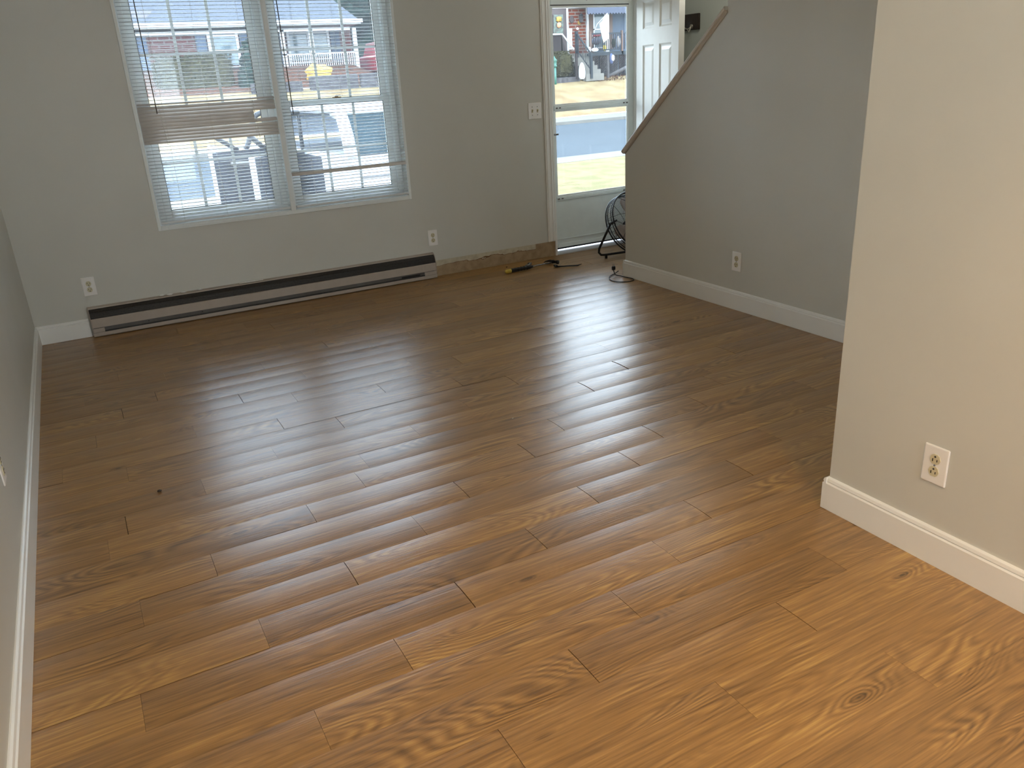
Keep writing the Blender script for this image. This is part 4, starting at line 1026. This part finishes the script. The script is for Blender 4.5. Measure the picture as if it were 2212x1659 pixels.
for i, (x_, w_) in enumerate(((6.9, 2.0), (9.2, 2.0), (11.3, 1.7))):
    b = MB(); b.box(x_, x_+w_, 33.55, 33.75, .8, 1.75 if i else 1.6, .04); struct(b.build('retaining_wall', M['stone']))
# red car beyond
o = thing('red_car', (14.0, 36.5, 1.3), 'red car parked beside the brick house, seen through the right blind', 'car')
rz = gz(14, 36.5)
b = MB(); b.box(13.0, 14.75, 35.2, 38.8, rz+.25, rz+.95, .15, 3); b.poly([(13.12, rz+.9), (14.63, rz+.9), (14.42, rz+1.5), (13.33, rz+1.5)], 'y', 35.9, 38.3); b.build('body', M['red'], o)
b = MB(); b.poly([(13.26, rz+.97), (14.49, rz+.97), (14.34, rz+1.42), (13.41, rz+1.42)], 'y', 35.87, 35.91); b.build('rear_window', M['cargl'], o)
b = MB(); b.box(13.6, 14.15, 35.16, 35.2, rz+.62, rz+.74); b.build('licence_plate', M['white_p'], o)
for xx in (13.05, 14.5):
    for yy in (35.9, 38.0):
        b = MB(); b.lathe([(.3, 0), (.33, .05), (.33, .15), (.3, .2)], (0, 0, 0), 16, T=Matrix.Translation((xx, yy, rz+.33)) @ Matrix.Rotation(PI/2, 4, 'Y')); b.build('wheel', M['rubber'], o)

# ---- white car in the driveway, rear to the house, doors open on its left
o = thing('white_car', (3.5, 10.2, -.375), 'white car parked close outside with its dark-lined doors standing open', 'car')
cx0, cx1, g0 = 2.62, 4.42, -.375
b = MB()
side = [(8.15, .12), (8.10, .45), (8.18, .62), (8.30, .68), (8.62, .70), (8.75, .72), (12.2, .70), (13.0, .62), (13.3, .5), (13.35, .1), (13.1, -.1), (8.3, -.1)]
b.poly(side, 'x', cx0, cx1)
b.box(cx0+.06, cx1-.06, 9.0, 11.3, 1.13, 1.19, .03)
b.tube([(cx0+.07, 8.58, .68), (cx0+.10, 8.74, .92), (cx0+.13, 8.96, 1.12), (cx0+.16, 9.3, 1.15)], .07, 8); b.tube([(cx1-.07, 8.58, .68), (cx1-.10, 8.74, .92), (cx1-.13, 8.96, 1.12), (cx1-.16, 9.3, 1.15)], .07, 8)
b.tube([(cx0+.08, 12.3, .72), (cx0+.15, 11.3, 1.15)], .04, 8); b.tube([(cx1-.08, 12.3, .72), (cx1-.15, 11.3, 1.15)], .04, 8)
b.tube([(cx0+.13, 9.0, 1.14), (cx1-.13, 9.0, 1.14)], .04, 8)
b.build('body', M['carw'], o)
def quad(b, pts, th=.01):
    vs = [b.b.verts.new(p) for p in pts]; b.b.faces.new(vs)
b = MB(); quad(b, [(cx0+.12, 8.62, .71), (cx1-.12, 8.62, .71), (cx1-.16, 8.94, 1.12), (cx0+.16, 8.94, 1.12)])
q = b.build('rear_window', M['cargl'], o); md = q.modifiers.new('t', 'SOLIDIFY'); md.thickness = .006
b = MB(); quad(b, [(cx0+.12, 12.25, .74), (cx1-.12, 12.25, .74), (cx1-.2, 11.32, 1.13), (cx0+.2, 11.32, 1.13)]); q = b.build('windscreen', M['glass_d'], o); q.modifiers.new('t', 'SOLIDIFY').thickness = .006
b = MB(); b.box(cx0+.01, cx1-.01, 9.6, 11.9, .1, .72, .02); b.box(cx0-.004, cx0+.02, 9.5, 10.4, -.1, .66); b.build('cabin_lining', M['carint'], o)
b = MB(); b.tube([(3.22, 8.62, .76), (3.34, 8.74, .92), (3.46, 8.87, 1.08)], .012, 6); b.build('rear_wiper', M['white_p'], o)
b = MB(); b.box(cx0+.02, cx1-.02, 8.13, 8.16, .52, .535); b.box(cx0+.5, cx0+1.3, 8.09, 8.13, .28, .42); b.build('boot_trim', M['heater_gy'], o)
for xx in (cx0+.02, cx1-.22):
    for yy in (9.0, 12.4):
        b = MB(); b.lathe([(.27, 0), (.31, .04), (.31, .16), (.27, .2)], (0, 0, 0), 18, T=Matrix.Translation((xx, yy, g0+.31)) @ Matrix.Rotation(PI/2, 4, 'Y')); b.build('wheel', M['rubber'], o)
# open doors: each a dark-lined panel with window frame
def car_door(hx, hy, ex, ey, z0, z1, zt, nm):
    b = MB(); H0 = Vector((hx, hy, 0)); E0 = Vector((ex, ey, 0)); dv = (E0-H0); n0 = Vector((-dv.y, dv.x, 0)).normalized()*.05
    if n0.y > 0: n0 = -n0
    def P_(t, z, s_): p = H0+dv*t+n0*s_; return (p.x, p.y, z)
    b.mi = 0
    A = [P_(0, z0, 1), P_(1, z0, 1), P_(1, z1, 1), P_(0, z1, 1)]; Bk = [P_(0, z0, -1), P_(1, z0, -1), P_(1, z1, -1), P_(0, z1, -1)]
    va = [b.b.verts.new(p) for p in A]; vb = [b.b.verts.new(p) for p in Bk]
    f = b.b.faces.new(va); f.material_index = 1
    f = b.b.faces.new(vb[::-1])
    for i in range(4): b.b.faces.new((va[i], va[(i+1) % 4], vb[(i+1) % 4], vb[i]))
    d_ = b.build(nm, [M['carw'], M['carint']], o)
    b = MB(); b.tube(smooth([P_(.50, z1, 0), P_(.40, z1+.18, 0), P_(.34, zt-.10, 0), P_(.26, zt-.02, 0), P_(.1, zt, 0), P_(0, zt, 0)], 4), .034, 6); b.tube([P_(.62, z1, 0), P_(1.0, z1+.26, 0)], .03, 6); b.tube([P_(.0, zt, 0), P_(.0, z1, 0)], .025, 6); b.build('window_frame', M['black'], d_)
    b = MB(); b.tube([P_(.2, .5, 1.9), P_(.5, .53, 2.2), P_(.8, .55, 1.9)], .03, 6); b.build('arm_rest', M['heater_gy'], d_)
    b = MB(); b.tube([P_(.85, z1+.02, -1), P_(.95, z1+.06, -2.5)], .05, 6); b.build('mirror', M['carw'], d_) if nm == 'front_door' else b.b.free()
car_door(cx0, 10.3, cx0-.72, 9.85, -.1, .70, 1.14, 'rear_door')
car_door(cx0, 11.5, cx0-.98, 11.1, -.1, .70, 1.14, 'front_door')

for x in list(bpy.data.objects):
    if '_org' in x: del x['_org']
